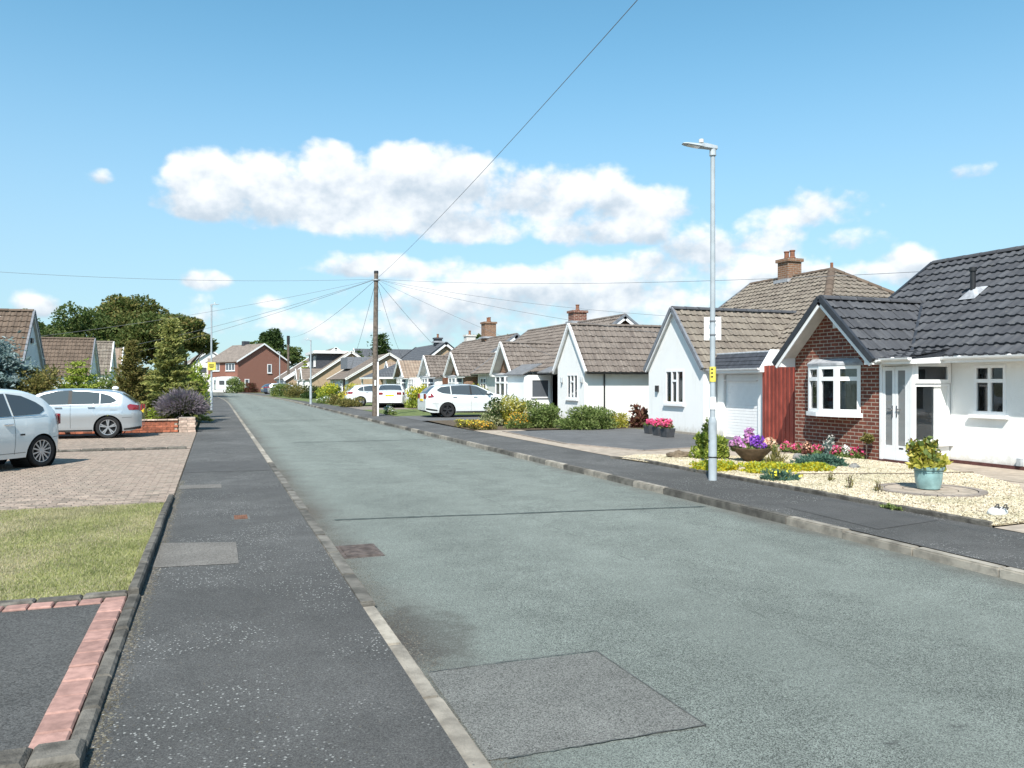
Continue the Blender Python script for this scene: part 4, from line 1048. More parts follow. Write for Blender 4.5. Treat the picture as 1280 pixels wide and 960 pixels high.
def house2():
    h = thing('bungalow', 'white rendered bungalow with brown tiled roof, steep gable and roller garage door', 'house', (15, 21, .1))
    wing(h, -1, 13.3, 18.6, 21.38, 1.64, 2.03, 3.92, .09, 'render_white', 'tile_brown', 'joined', holes=[(20.85, 21.9, 1.0, 2.03)], ov=.08, barge='barge_grey', board=.06, boxes=False, vcap='tile_dark', z0=.08, th=.30, tw=.23)
    window(h, V(13.3, 21.9, 1.0), UW, NW, 1.05, 1.03, (0, .36, .64, 1), [[], [.68], []], curtain='sides')
    MB().box(13.22, 13.3, 22.30, 22.42, 1.35, 1.55).build('wall_lamp', 'black_plastic', h)
    mr = mainY(h, -1, 15.6, 20.3, 17.7, 26.9, 2.35, 5.6, 'render_white', 'tile_brown', 'joined', 'HG', barge='barge_grey', vcap='tile_red', z0=.08, th=.30, tw=.23)
    chimney(mr, 20.3, 24.6, 5.2, 6.28, .62, .58, 'brick_brown', 2)
    MB().tube([(20.3, 22.4, 5.6), (20.3, 22.4, 5.85)], .05, 8).build('finial', 'chimney_pot', mr)
    # garage
    w = MB(); wall_rect(w, V(13.75, 19.78, .08), UW, NW, 2.40, 2.15, [(.30, 1.85, 0, 1.80)], .12)
    w.box(13.76, 17.0, 17.38, 17.45, .08, 2.2); w.build('garage_wall', 'render_white', h)
    MB().box(13.7, 18.6, 17.38, 19.7, 2.1, 2.2).build('garage_roof', 'slate_dark', h)
    d = MB().box(13.845, 13.86, 17.95, 19.47, .09, 1.88).build('garage_door', 'upvc', h)
    for i in range(21): MB().box(13.826, 13.843, 17.955, 19.465, .10 + i * .084, .10 + i * .084 + .076).build('door_slat', 'upvc', d)
    MB().box(13.7, 13.78, 17.92, 19.5, 1.70, 1.72).build('lintel', 'upvc', h)
    # mansard canopy over the garage front
    A = [V(13.42, 19.72, 2.03), V(13.42, 17.42, 2.03), V(13.72, 17.42, 2.45), V(13.72, 19.72, 2.45)]
    cn = MB().slab(A, V(.06, 0, -.045)).build('canopy', 'slate_dark', h)
    for j in range(4):
        m = MB(); z0, z1 = 2.03 + j * .105, 2.03 + j * .105 + .105; f = lambda z: 13.42 + (z - 2.03) * .30 / .42
        for i in range(11):
            y = 19.72 - .21 * i; m.hexa([V(f(z0) - .025, y, z0), V(f(z0) - .025, y - .203, z0), V(f(z0) + .01, y - .203, z0 + .0), V(f(z0) + .01, y, z0), V(f(z1) - .008, y, z1), V(f(z1) - .008, y - .203, z1), V(f(z1) + .01, y - .203, z1), V(f(z1) + .01, y, z1)])
        o = m.build('slates', 'slate_dark', cn); o['kind'] = 'stuff'
    rr = MB(); rr.tube([(13.72, 19.74, 2.46), (13.72, 17.42, 2.46)], .035, 8); rr.build('canopy_ridge', 'lead', cn)
    MB().box(13.40, 13.44, 17.40, 19.75, 1.92, 2.03).build('fascia', 'upvc', h)
    MB().add([(13.40, 17.41, 1.92), (14.0, 17.41, 1.92), (14.0, 17.41, 2.52), (13.74, 17.41, 2.52), (13.40, 17.41, 2.03)], [(0, 1, 2, 3, 4)]).slab([V(13.40, 17.36, 1.92), V(14.0, 17.36, 1.92), V(14.0, 17.36, 2.52), V(13.74, 17.36, 2.52), V(13.40, 17.36, 2.03)], V(0, .05, 0)).build('canopy_end', 'upvc', h)
    MB().box(13.44, 13.75, 17.42, 19.75, 1.90, 1.93).build('canopy_soffit', 'upvc', h)
    gutter(h, (13.37, 19.75, 2.03), (13.37, 17.4, 2.03), brackets=False)
    MB().box(13.29, 13.35, 19.83, 22.93, .02, .16).build('plinth', 'mortar', h)
house2()

def house3():
    h = thing('bungalow', 'white rendered bungalow with steep white gable and long brown tiled side roof', 'house', (15, 32, .1))
    wing(h, -1, 13.8, 21.0, 30.15, 1.62, 2.05, 4.04, .08, 'render_white', 'tile_mid', 'joined', holes=[(29.45, 30.5, .98, 1.98)], ov=.30, barge='upvc', board=.05, boxes=False, z0=.08, th=.33, tw=.24)
    window(h, V(13.8, 30.5, .98), UW, NW, 1.05, 1.0, (0, .34, .66, 1), [[], [.70], []], curtain='sides')
    for y in (30.95, 29.0): MB().lathe([(.03, 1.62), (.06, 1.65), (.05, 1.85), (.02, 1.88)], (13.74, y, 0), 8).build('wall_lamp', 'galv', h)
    gutter(h, (13.75, 28.5, 2.03), (20.9, 28.5, 2.03), 'black_plastic', brackets=False); downpipe(h, (14.66, 28.78, 2.0), .1, 'black_plastic')
    mr = mainY(h, -1, 13.9, 17.5, 32.3, 44.2, 2.12, 4.70, 'render_white', 'tile_mid', 'joined', 'GG', gable_mat='brick_brown', barge='barge_grey', z0=.08, tw=.24)
    chimney(mr, 17.6, 37.6, 4.5, 5.35, .75, .65, 'brick_red', 1)
    wing(h, -1, 13.6, 16.4, 37.1, 1.5, 2.0, 3.6, .4, 'brick_brown', 'tile_mid', 'joined', ov=.2, barge='upvc', board=.09, z0=.08, tw=.24)
    bow(h, [(13.6, 38.3), (13.2, 37.9), (13.2, 36.5), (13.6, 36.1)], .85, 1.98, [(0, 1), (0, .5, 1), (0, 1)], [[[.7]], [[.7], [.7]], [[.7]]], curtain=None, mats=('upvc', 'glass_dark'))
    MB().add([(13.58, 36.15, .08), (13.24, 36.5, .08), (13.24, 37.9, .08), (13.58, 38.25, .08), (13.58, 36.15, .76), (13.24, 36.5, .76), (13.24, 37.9, .76), (13.58, 38.25, .76)], [(0, 1, 5, 4), (1, 2, 6, 5), (2, 3, 7, 6)]).build('bay_wall', 'render_white', h)
    # entrance box: white porch with slate lid and dark door beside it
    MB().box(12.9, 14.2, 33.1, 35.3, .08, 1.98).build('porch_wall', 'render_white', h)
    MB().slab([V(12.75, 33.0, 1.97), V(12.75, 35.45, 1.97), V(13.7, 35.45, 2.45), V(13.7, 33.0, 2.45)], V(0, 0, .05)).build('porch_roof', 'slate_light', h)
    window(h, V(13.2, 33.1, .95) + NS_ * .05, US_, NS_, .9, .85, (0, 1), [[]], glass='glass_dark', sill=None)
    MB().box(14.25, 14.31, 31.75, 33.08, .08, 2.02).build('door', 'door_brown', h)
    MB().slab([V(13.5, 31.7, 2.05), V(13.5, 33.1, 2.05), V(14.6, 33.1, 2.5), V(14.6, 31.7, 2.5)], V(0, 0, .05)).build('porch_roof', 'slate_light', h)
house3()

def side_porch(h, x, y0, y1, zt=2.0, mat='render_white'): MB().box(x, x + 1.0, y0, y1, .08, zt).build('porch_wall', mat, h)
def dark_win(h, x, y_hi, z0, w, hh, cols=(0, .5, 1), tr=.7, mat='glass_dark'):
    window(h, V(x, y_hi, z0) + NW * .05, UW, NW, w, hh, cols, [[tr]] * (len(cols) - 1), glass=mat, sill='upvc')

def house4():
    h = thing('bungalow', 'brown roofed bungalow with two small white edged gables behind the white estate', 'house', (15, 50, .1))
    mr = mainY(h, -1, 13.9, 17.5, 46.2, 57.5, 2.1, 4.62, 'render_white', 'tile_mid', 'joined', 'GG', gable_mat='brick_brown', barge='barge_grey', board=.28, z0=.08, tw=.24)
    chimney(mr, 17.5, 51.6, 4.45, 5.75, .8, .8, 'brick_brown', 2); chimney(mr, 17.9, 57.2, 4.2, 5.2, .7, .7, 'mortar_white', 1)
    for yc, z in ((45.75, 3.38), (52.3, 3.40)):
        wing(h, -1, 13.55, 16.3, yc, 1.55, 2.0, z, .4, 'brick_brown' if yc < 50 else 'render_white', 'tile_mid', 'joined', ov=.2, barge='upvc', board=.09, z0=.08, tw=.24)
        bow(h, [(13.55, yc + 1.15), (13.2, yc + .75), (13.2, yc - .75), (13.55, yc - 1.15)], .85, 1.95, [(0, 1), (0, .5, 1), (0, 1)], [[[.7]], [[.7], [.7]], [[.7]]], curtain=None, mats=('upvc', 'glass_dark'))
        MB().slab([V(13.57, yc - 1.1, .08), V(13.24, yc - .72, .08), V(13.24, yc + .72, .08), V(13.57, yc + 1.1, .08)], UP * .68).build('bay_wall', 'render_white', h)
    gd = MB().box(13.9, 13.95, 47.9, 50.3, .08, 1.95).build('garage_door', 'garage_brown', h)
    for i in range(5): MB().box(13.87, 13.9, 47.95, 50.25, .12 + .36 * i, .12 + .36 * i + .34).build('door_panel', 'garage_brown', gd)
    MB().box(14.2, 14.26, 39.0, 43.6, .08, 2.05).build('garage_door', 'upvc_grey', h)
    dark_win(h, 14.2, 43.2, .9, 1.0, 1.0); 
house4()
def house5():
    h = thing('bungalow', 'bungalow with dark slate main roof and dark hipped carport beside the parked saloon', 'house', (15, 66, .1))
    mr = mainY(h, -1, 14.0, 17.6, 62.6, 73, 2.1, 4.9, 'render_white', 'far_slate_x', 'far', 'GG', gable_mat='brick_tan', barge='barge_dark', board=.2, z0=.08)
    chimney(mr, 17.6, 65.2, 4.8, 5.4, .6, .6, 'slate_dark', 1)
    wing(h, -1, 13.55, 16.4, 60.3, 1.75, 1.98, 3.34, .4, 'render_blue', 'far_brown_y', 'far', ov=.2, barge='upvc', board=.1, z0=.08)
    wing(h, -1, 13.8, 16.4, 66.5, 1.75, 1.98, 3.34, .3, 'render_blue', 'far_brown_y', 'far', ov=.2, barge='upvc', board=.1, z0=.08)
    bow(h, [(13.55, 61.4), (13.2, 61.0), (13.2, 59.6), (13.55, 59.2)], .85, 1.95, [(0, 1), (0, .5, 1), (0, 1)], [[[.7]], [[.7], [.7]], [[.7]]], curtain=None, mats=('upvc', 'glass_dark'))
    dark_win(h, 13.6, 58.6, .8, 1.6, 1.1, (0, .33, .66, 1), .66)
    MB().box(13.62, 14.4, 56.6, 58.9, .08, 2.0).build('link_wall', 'render_white', h)
    # hipped carport on posts
    r = MB(); e = [V(11.6, 62.2, 2.05), V(14.4, 62.2, 2.05), V(14.4, 68.2, 2.05), V(11.6, 68.2, 2.05)]; a, b = V(14.2, 64.2, 3.2), V(14.2, 66.4, 3.2)
    r.poly([e[0], e[1], a]); r.poly([e[0], a, b, e[3]]); r.poly([e[3], b, e[2]]); r.poly(e); r.build('carport_roof', 'far_slate_y', h)
    MB().box(11.55, 14.4, 62.15, 62.2, 1.93, 2.07).build('fascia', 'upvc', h); MB().box(11.55, 11.6, 62.2, 68.2, 1.93, 2.07).build('fascia', 'upvc', h)
    for y in (62.4, 68): MB().box(11.7, 11.82, y, y + .12, .08, 1.94).build('post', 'upvc', h)
house5()
def house6():
    h = thing('bungalow', 'tan brick bungalow with long brown roof sloping to the road', 'house', (14, 78, .1))
    mr = mainY(h, -1, 10.9, 14.9, 72.0, 84.5, 1.95, 4.3, 'render_white', 'far_grey_x', 'far', 'GG', gable_mat='brick_tan', barge='soffit', board=.12, z0=.08)
    dark_win(h, 11.25, 82, .8, 2.0, 1.0); dark_win(h, 11.25, 77, .8, 1.4, 1.0); MB().box(11.18, 11.26, 74.2, 75.1, .08, 1.9).build('door', 'door_brown', h)
    # dormer further along with flat white roof
    MB().box(12.2, 14.6, 79, 83.4, 3.0, 4.15).build('dormer', 'barge_grey', h)
house6()
def house7():
    h = thing('bungalow', 'grey roofed bungalow with flat topped white edged dormer and twin bays', 'house', (13, 96, .1))
    mr = mainY(h, -1, 9.6, 14.2, 89, 103, 2.0, 5.1, 'render_white', 'far_grey_x', 'far', 'GG', gable_mat='brick_tan', barge='soffit', z0=.08)
    d = MB().box(10.9, 14.2, 93, 101, 3.1, 4.95).build('dormer', 'slate_dark', h); MB().box(10.5, 14.4, 92.4, 101.6, 4.95, 5.25).build('dormer_roof', 'upvc', h)
    for y in (95.6, 100): dark_win(h, 10.9, y, 3.5, 1.7, 1.1, (0, .5, 1), .99)
    for y in (91.5, 97.5):
        wing(h, -1, 9.3, 11.5, y, 1.3, 1.95, 3.2, .3, 'render_white', 'far_grey_x', 'far', ov=.2, barge='upvc', board=.12, z0=.08)
        dark_win(h, 9.25, y + .8, .75, 1.6, 1.1)
    dark_win(h, 9.9, 95.6, .75, 1.6, 1.1)
house7()
def house8():
    h = thing('bungalow', 'far bungalow with broad brown roof, white front and tan brick gable', 'house', (11, 112, .1))
    mainY(h, -1, 8.2, 13.6, 106, 122, 2.1, 5.6, 'render_white', 'far_grey_x', 'far', 'GG', gable_mat='brick_tan', barge='upvc', board=.35, z0=.08)
    for y in (112, 116, 120): dark_win(h, 8.55, y, .8, 1.6, 1.1)
    MB().box(8.4, 8.6, 106.6, 108.6, .08, 2.0).build('garage_door', 'upvc', h)
    g = thing('bungalow', 'brown roofed house rising behind the far white fronted bungalow', 'house', (20, 126, .1))
    mainY(g, -1, 11.5, 17, 121, 134, 2.6, 6.9, 'brick_tan', 'far_grey_x', 'far', 'GG', barge='upvc', board=.3, z0=.0)
    g = thing('bungalow', 'slate roofed house whose dark ridge rises above the dormer bungalow', 'house', (22, 104, .1))
    b = wing(g, -1, 17.5, 27, 106, 4.0, 2.8, 6.1, .3, 'brick_tan', 'far_slate_y', 'far', ov=.3, z0=0, barge='upvc', board=.3)
    g = thing('bungalow', 'low tan gabled house behind the hipped carport', 'house', (18, 82, .1))
    mainY(g, -1, 14.2, 17.6, 86, 96, 2.3, 4.75, 'brick_tan', 'far_brown_x', 'far', 'GG', barge='soffit', z0=0)
house8()
def two_storey(name, label, loc, rz, L, D, ze, zr, wall, upper, roofmat, wins):
    """local frame: gable end on -Y side, front on -X side"""
    h = thing(name, label, 'house', loc, rz, local=True)
    m = MB(); m.poly([(0, 0, 0), (D, 0, 0), (D, 0, ze), (D / 2, 0, zr - .1), (0, 0, ze)]); m.poly([(0, L, 0), (D, L, 0), (D, L, ze), (D / 2, L, zr - .1), (0, L, ze)]); m.poly([(D, 0, 0), (D, L, 0), (D, L, ze), (D, 0, ze)])
    m.poly([(0, L, 0), (0, 0, 0), (0, 0, ze), (0, L, ze)]); m.build('wall', wall, h)
    for s in (0, 1):
        xe = -.35 if s == 0 else D + .35; zz = ze - .25
        MB().slab([V(xe, -.3, zz), V(xe, L + .3, zz), V(D / 2, L + .3, zr), V(D / 2, -.3, zr)] if s == 0 else [V(xe, L + .3, zz), V(xe, -.3, zz), V(D / 2, -.3, zr), V(D / 2, L + .3, zr)], V(0, 0, .12)).build('roof', roofmat, h)
        MB().beam(V(xe, -.33, zz - .1), V(D / 2, -.33, zr - .1), (0, .06, 0), (0, 0, .26)).build('bargeboard', 'upvc', h)
    for (face, a, z, w, hh) in wins:
        if face == 'front': window(h, V(-.05, a, z), UW, NW, w, hh, (0, .33, .66, 1), [[]] * 3, glass='glass_dark', sill='upvc', fr=.09)
        else: window(h, V(a, -.05, z), US_, NS_, w, hh, (0, 1), [[]], glass='glass_dark', sill='upvc', fr=.12)
    return h
brick('brick_obj', ((.26, .10, .07), (.22, .085, .06), (.19, .075, .055)), (.30, .20, .16), objc=True)
plain('far_roof_plain', (.20, .165, .14), .3, 2.5, .85, bump=.5, bscale=12)
h = two_storey('brick_house', 'red brick two storey house with gable end at the bend of the road', (3.55, 137, 0), rad(27), 10, 9.2, 5.2, 8.0, 'brick_obj', None, 'far_roof_plain',
    [('front', 3.9, 3.55, 3.0, 1.25), ('front', 8.6, 3.55, 2.6, 1.25), ('front', 8.2, .8, 2.4, 1.3), ('gable', 5.3, 3.2, .8, 1.5), ('gable', 1.2, .9, .8, 1.3)])
MB().box(-.06, 0, .2, 9.8, 0, 2.5).build('lower_front', 'render_white', h); MB().box(-.9, -.05, .3, 4.0, 2.35, 2.6).build('porch_roof', 'upvc', h)
MB().box(4.2, 5.2, 5.6, 6.4, 7.6, 8.7).build('chimney', 'slate_dark', h)
h = two_storey('hipped_house', 'white rendered house with grey roof at the end of the road', (-4.6, 158, 0), rad(8), 11, 8, 4.9, 7.6, 'render_white', None, 'far_roof_plain', [('gable', 2.0, 3.2, 1.4, 1.3), ('gable', 5.6, 3.2, 1.4, 1.3), ('gable', 2, .8, 1.6, 1.3)])
MB().box(3.6, 6.2, -.9, -.02, 0, 5.4).build('brick_bay', 'brick_obj', h); MB().slab([V(3.4, -1.1, 5.4), V(6.4, -1.1, 5.4), V(6.4, .5, 6.3), V(3.4, .5, 6.3)], V(0, 0, .12)).build('bay_roof', 'far_roof_plain', h)

# ---- left side of the road
def leftL():
    h = thing('bungalow', 'bungalow with tall shaded gable and brown roof behind the silver blue conifer', 'house', (-9, 37, .1))
    wing(h, 1, -7.0, -14.5, 37.4, 2.5, 1.95, 4.55, .1, 'render_blue', 'tile_red', 'joined', ov=.1, barge='barge_grey', board=.08, boxes=False, z0=.08)
    chimney(h, -8.6, 37.6, 4.3, 4.95, .55, .55, 'brick_brown', 1)
    MB().box(-7.02, -6.94, 37.25, 37.6, 3.25, 3.45).build('wall_lamp', 'black_plastic', h)
    mainY(h, 1, -8.4, -12.4, 40.2, 50.0, 2.15, 4.9, 'render_blue', 'tile_red', 'joined', 'GH', barge='barge_grey', z0=.08)
    window(h, V(-8.7, 46.2, .8), V(0, 1, 0), V(1, 0, 0), 1.6, 1.2, (0, .5, 1), [[.7], [.7]], glass='glass_dark')
    h = thing('bungalow', 'red brown roofed bungalow with gable beyond the silver hatchback', 'house', (-9, 55, .1))
    wing(h, 1, -7.1, -15, 55.8, 2.3, 2.0, 4.35, .12, 'render_blue', 'tile_red', 'joined', ov=.12, barge='barge_grey', board=.08, boxes=False, z0=.08)
    chimney(h, -11.5, 55.8, 4.2, 4.75, .5, .5, 'brick_brown', 1)
    h = thing('bungalow', 'narrow olive brown roofed bungalow with white side wall past the garden conifers', 'house', (-9, 65, .1))
    wing(h, 1, -7.1, -14, 65.6, 2.2, 2.2, 4.62, .12, 'render_white', 'tile_brown', 'joined', ov=.12, barge='upvc', board=.08, boxes=False, z0=.08)
    h = thing('bungalow', 'small grey brown roofed bungalow next beyond the olive brown roof', 'house', (-9, 75, .1))
    wing(h, 1, -7.4, -14, 75.5, 2.4, 2.2, 4.6, .12, 'render_white', 'far_brown_y', 'far', ov=.12, barge='upvc', board=.08, boxes=False, z0=.08)
    h = thing('bungalow', 'low red brown roofed bungalow half hidden behind the tall garden conifer', 'house', (-9, 92, .1))
    mainY(h, 1, -6.0, -10.0, 86, 98, 2.2, 4.4, 'render_white', 'far_red_y', 'far', 'GG', barge='upvc', z0=.08)
leftL()
# ---------------------------------------------------------------- plants
def leaf_mesh(name, C, D, size, mat, width=.5, jitter=.55):
    """diamond leaves at centres C pointing along D"""
    n = len(C); D = D / (np.linalg.norm(D, axis=1, keepdims=True) + 1e-9)
    s = (size * RNG.uniform(1 - jitter, 1 + jitter, n))[:, None]
    R = RNG.normal(0, 1, (n, 3)); S = np.cross(D, R); S /= (np.linalg.norm(S, axis=1, keepdims=True) + 1e-9); Nn = np.cross(D, S)
    a = C - D * s * .5; t = C + D * s * .5; m = C + Nn * s * .08
    v = np.stack([a, m + S * s * width * .5, t, m - S * s * width * .5], 1).reshape(-1, 3)
    return np_mesh(name, v, np.arange(4 * n).reshape(-1, 4), mat)
def shell(clumps, n, inner=.35, flat=False):
    cl = np.array(clumps, float); vol = cl[:, 3] * cl[:, 4] * cl[:, 5]; w = vol ** .75; w /= w.sum()
    k = RNG.choice(len(cl), n, p=w); d = RNG.normal(0, 1, (n, 3)); d /= np.linalg.norm(d, axis=1, keepdims=True)
    r = 1 - (1 - inner) * RNG.random(n) ** 1.6; r *= RNG.normal(1, .06, n)
    C = cl[k, :3] + d * cl[k, 3:6] * r[:, None]; return C, d, k
def lump(x, y, z, rx, ry, rz, m, seed, rel=(.36, .55)):
    """a cluster of overlapping clumps filling an ellipsoid"""
    r = random.Random(seed); out = [(x, y, z, rx * .62, ry * .62, rz * .62)]
    for i in range(m):
        a = r.uniform(0, 6.283); c = r.uniform(-.85, 1); q = math.sqrt(max(0, 1 - c * c)); f = r.uniform(.5, .78); s = r.uniform(*rel)
        out.append((x + rx * q * math.cos(a) * f, y + ry * q * math.sin(a) * f, z + rz * c * f, rx * s, ry * s, rz * s * .9))
    return out
def bush(name, label, cat, x, y, z, rx, ry, h, mat, n, size, seed, m=9, flowers=None, group=None, width=.55, upw=.5, stem=True, zmin=True):
    t = thing(name, label, cat, (x, y, z), group=group)
    rz = h * .54; cl = lump(x, y, z + h * .46, rx, ry, rz, m, seed); size *= 1.12; n = int(n * 1.3)
    for q in range(7): cl.append((x + rx * .62 * math.cos(q * .9), y + ry * .62 * math.sin(q * .9), z + h * .2, rx * .4, ry * .4, h * .24))
    C, d, k = shell(cl, n)
    if zmin: C[:, 2] = np.maximum(C[:, 2], z + .01 + RNG.random(n) * size * .6)
    D = d + RNG.normal(0, .55, (n, 3)); D[:, 2] += upw
    link('foliage', leaf_mesh('foliage', C, D, size, mat, width), t)['kind'] = 'stuff'
    if stem:
        mb = MB(); r = random.Random(seed)
        for i in range(5): a = r.uniform(0, 6.28); mb.tube([(x, y, z), (x + rx * .25 * math.cos(a), y + ry * .25 * math.sin(a), z + h * .35), (x + rx * .5 * math.cos(a), y + ry * .5 * math.sin(a), z + h * .68)], [max(.008, h * .022), max(.006, h * .015), .004], 5)
        o = mb.build('stem', 'bark', t); o['kind'] = 'stuff'
    if flowers:
        for (fm, fn, fs) in flowers:
            C, d, k = shell(lump(x, y, z + h * .52, rx * 1.03, ry * 1.03, rz * 1.05, m, seed), fn, inner=.88); keep = C[:, 2] > z + h * .3; C, d = C[keep], d[keep]
            link('flowers', leaf_mesh('flowers', C, np.cross(d, RNG.normal(0, 1, d.shape)), fs * .85, fm, .9), t)['kind'] = 'stuff'
    return t
def conifer(name, label, x, y, z, h, r, mat, n, size, seed, tiers=11, droop=-.12, cat='conifer', width=.22, spread=.2):
    n = int(n * 2.0); width *= 1.5; tiers = int(tiers * 1.2)
    t = thing(name, label, cat, (x, y, z)); rr = random.Random(seed); Cs = []; Ds = []; mb = MB()
    mb.tube([(x, y, z), (x, y, z + h * .6), (x, y, z + h * .97)], [h * .022, h * .014, .006], 7)
    per = max(30, n // (tiers * 8))
    for i in range(tiers):
        f = i / (tiers - 1); zz = z + h * (.06 + .88 * f); R = r * (1 - f) ** .8 * 1.0 + .06 * r
        nb = max(4, int(9 * (1 - f) + 4))
        for b in range(nb):
            a = rr.uniform(0, 6.283); L = R * rr.uniform(.65, 1.15); dz = L * (droop + .45 * f + rr.uniform(-.05, .12))
            dirv = np.array([math.cos(a), math.sin(a), 0]); end = np.array([x, y, zz]) + dirv * L + np.array([0, 0, dz])
            mb.tube([(x, y, zz), tuple(end)], [.012, .004], 4, False)
            m = int(per * (.35 + .9 * (L / r))); s = RNG.random(m) ** .65; side = RNG.normal(0, 1, (m, 3)) * (spread * r * (1.12 - s[:, None])) * np.array([1, 1, .38])
            Cs.append(np.array([x, y, zz]) + (end - np.array([x, y, zz])) * s[:, None] + side); Ds.append(dirv + RNG.normal(0, .5, (m, 3)) + np.array([0, 0, .18]))
    link('foliage', leaf_mesh('foliage', np.concatenate(Cs), np.concatenate(Ds), size, mat, width), t)
    o = mb.build('trunk', 'bark', t); return t
def tree(label, x, y, h, rx, rz, mat, n, size, seed, cz=.62, m=26, cat='tree', z=0.0, name='broadleaf_tree', mat2=None):
    t = thing(name, label, cat, (x, y, z)); r = random.Random(seed); zc = z + h - rz
    mb = MB(); mb.tube([(x, y, z), (x + .1, y, z + h * .25), (x, y, z + h * .5)], [h * .035, h * .026, h * .016], 8)
    for i in range(7):
        a = r.uniform(0, 6.28); L = rx * r.uniform(.5, .8); b = V(x, y, z + h * r.uniform(.25, .5)); mb.tube([b, b + V(math.cos(a) * L * .5, math.sin(a) * L * .5, h * .12), b + V(math.cos(a) * L, math.sin(a) * L, h * .24)], [h * .013, h * .009, h * .004], 5)
    mb.build('trunk', 'bark', t)
    cl = lump(x, y, zc, rx, rx, rz, m, seed, (.22, .42)); C, d, k = shell(cl, n, .5)
    D = d + RNG.normal(0, .7, (n, 3)); link('crown', leaf_mesh('crown', C, D, size, mat, .6), t)
    if mat2: C, d, k = shell(cl, n // 3, .85); link('crown', leaf_mesh('crown', C, d + RNG.normal(0, .7, d.shape), size, mat2, .6), t)
    return t

# ---- left gardens
def lavender(x, y, z, r, h):
    t = thing('lavender_bush', 'round mauve lavender bush above the pale brick pier', 'lavender', (x, y, z)); n = 5200
    a = RNG.uniform(0, 2 * np.pi, n); c = RNG.uniform(-.15, 1, n); q = np.sqrt(1 - np.clip(c, -1, 1) ** 2); d = np.stack([np.cos(a) * q, np.sin(a) * q, c], 1)
    d += RNG.normal(0, .12, (n, 3)); s = np.array([r, r, h * .62]); o = np.array([x, y, z + h * .36])
    f = RNG.uniform(.45, .86, n)[:, None]; link('stems', leaf_mesh('stems', o + d * s * f, d, .26, 'lavender_stem', .05), t)
    f = RNG.uniform(.84, 1.08, n)[:, None]; link('flower_spikes', leaf_mesh('flower_spikes', o + d * s * f, d, .13, 'lavender', .16), t)
    C, dd, k = shell([(x, y, z + h * .42, r * .62, r * .62, h * .45)], 2600, .5); link('foliage', leaf_mesh('foliage', C, dd, .09, 'leaf_dark', .3), t)
lavender(-1.0, 28.95, .42, .72, .90)
conifer('garden_conifer', 'tall golden green conifer with layered branches behind the lavender bush', -1.55, 33.6, .1, 4.15, 1.3, 'leaf_conifer', 17000, .14, 3, 16, -.12, spread=.15)
conifer('garden_conifer', 'bushy olive brown conifer left of the tall golden green conifer', -3.1, 35.2, .1, 3.35, .85, 'leaf_olive', 7000, .12, 4, 12, .7, spread=.2)
bush('shrub', 'bright lime shrub beside the yellow sign lamp post', 'shrub', -.72, 38.5, .1, .55, .55, 2.5, 'leaf_lime', 1500, .13, 5)
bush('shrub', 'low green shrubs under the tall golden green conifer', 'shrub', -2.2, 30.3, .1, 1.3, .7, .8, 'leaf_olive', 2600, .1, 6)
bush('shrub', 'small lime shrub between the silver hatchback and the lavender', 'shrub', -1.85, 29.0, .1, .35, .3, .75, 'leaf_lime', 700, .08, 7)
conifer('lime_shrub', 'layered lime green shrub showing over the roof of the silver hatchback', -5.4, 38.0, .1, 2.45, 1.3, 'leaf_lime', 5000, .12, 8, 6, .02, 'shrub', .3)
conifer('blue_conifer', 'silver blue spreading conifer behind the small white car', -7.6, 33.0, .1, 3.1, 2.2, 'leaf_blue', 15000, .16, 9, 11, .02, 'conifer', .3, .28)
bush('shrub', 'olive evergreen shrub between the silver blue conifer and the hatchback bonnet', 'shrub', -5.7, 32.6, .1, 1.05, .9, 2.25, 'leaf_olive', 6500, .1, 10, 14)
bush('hedge', 'green clipped hedge behind the silver hatchback roof', 'hedge', -4.3, 41, .1, 3.0, .8, 1.95, 'leaf_green', 8000, .11, 11, 16)
TR = [(-17.5, 98, 9.4, 4.6, 4.0, 'leaf_tree', 'dark round crowned tree at the end of the left tree group'), (-13.2, 101, 10.8, 4.6, 4.6, 'leaf_tree', 'tall dark tree rising over the left bungalow roofs'),
      (-9.4, 104, 12.0, 4.5, 4.2, 'leaf_tree_warm', 'highest tree of the group behind the left bungalows'), (-5.6, 98, 10.0, 4.2, 3.4, 'leaf_tree_warm', 'brownish green tree behind the golden green conifer'),
      (-2.9, 92, 8.9, 3.0, 2.3, 'leaf_tree_warm', 'russet tinged tree nearest the road in the left tree group')]
for i, (x, y, h, rx, rz, m_, lab) in enumerate(TR): tree(lab, x, y, h, rx, rz, m_, 15000, .33, 30 + i, mat2='leaf_olive' if i in (2, 4) else None)

bush('hedge', 'green hedge between the tall golden green conifer and the end houses', 'hedge', -2.6, 74, .05, 2.0, 1.5, 2.6, 'leaf_green', 5000, .16, 12, 14)
bush('hedge', 'dark green hedge in front of the left tree group', 'hedge', -4.6, 84, .05, 3.2, 1.5, 3.4, 'leaf_tree', 7000, .2, 13, 16)
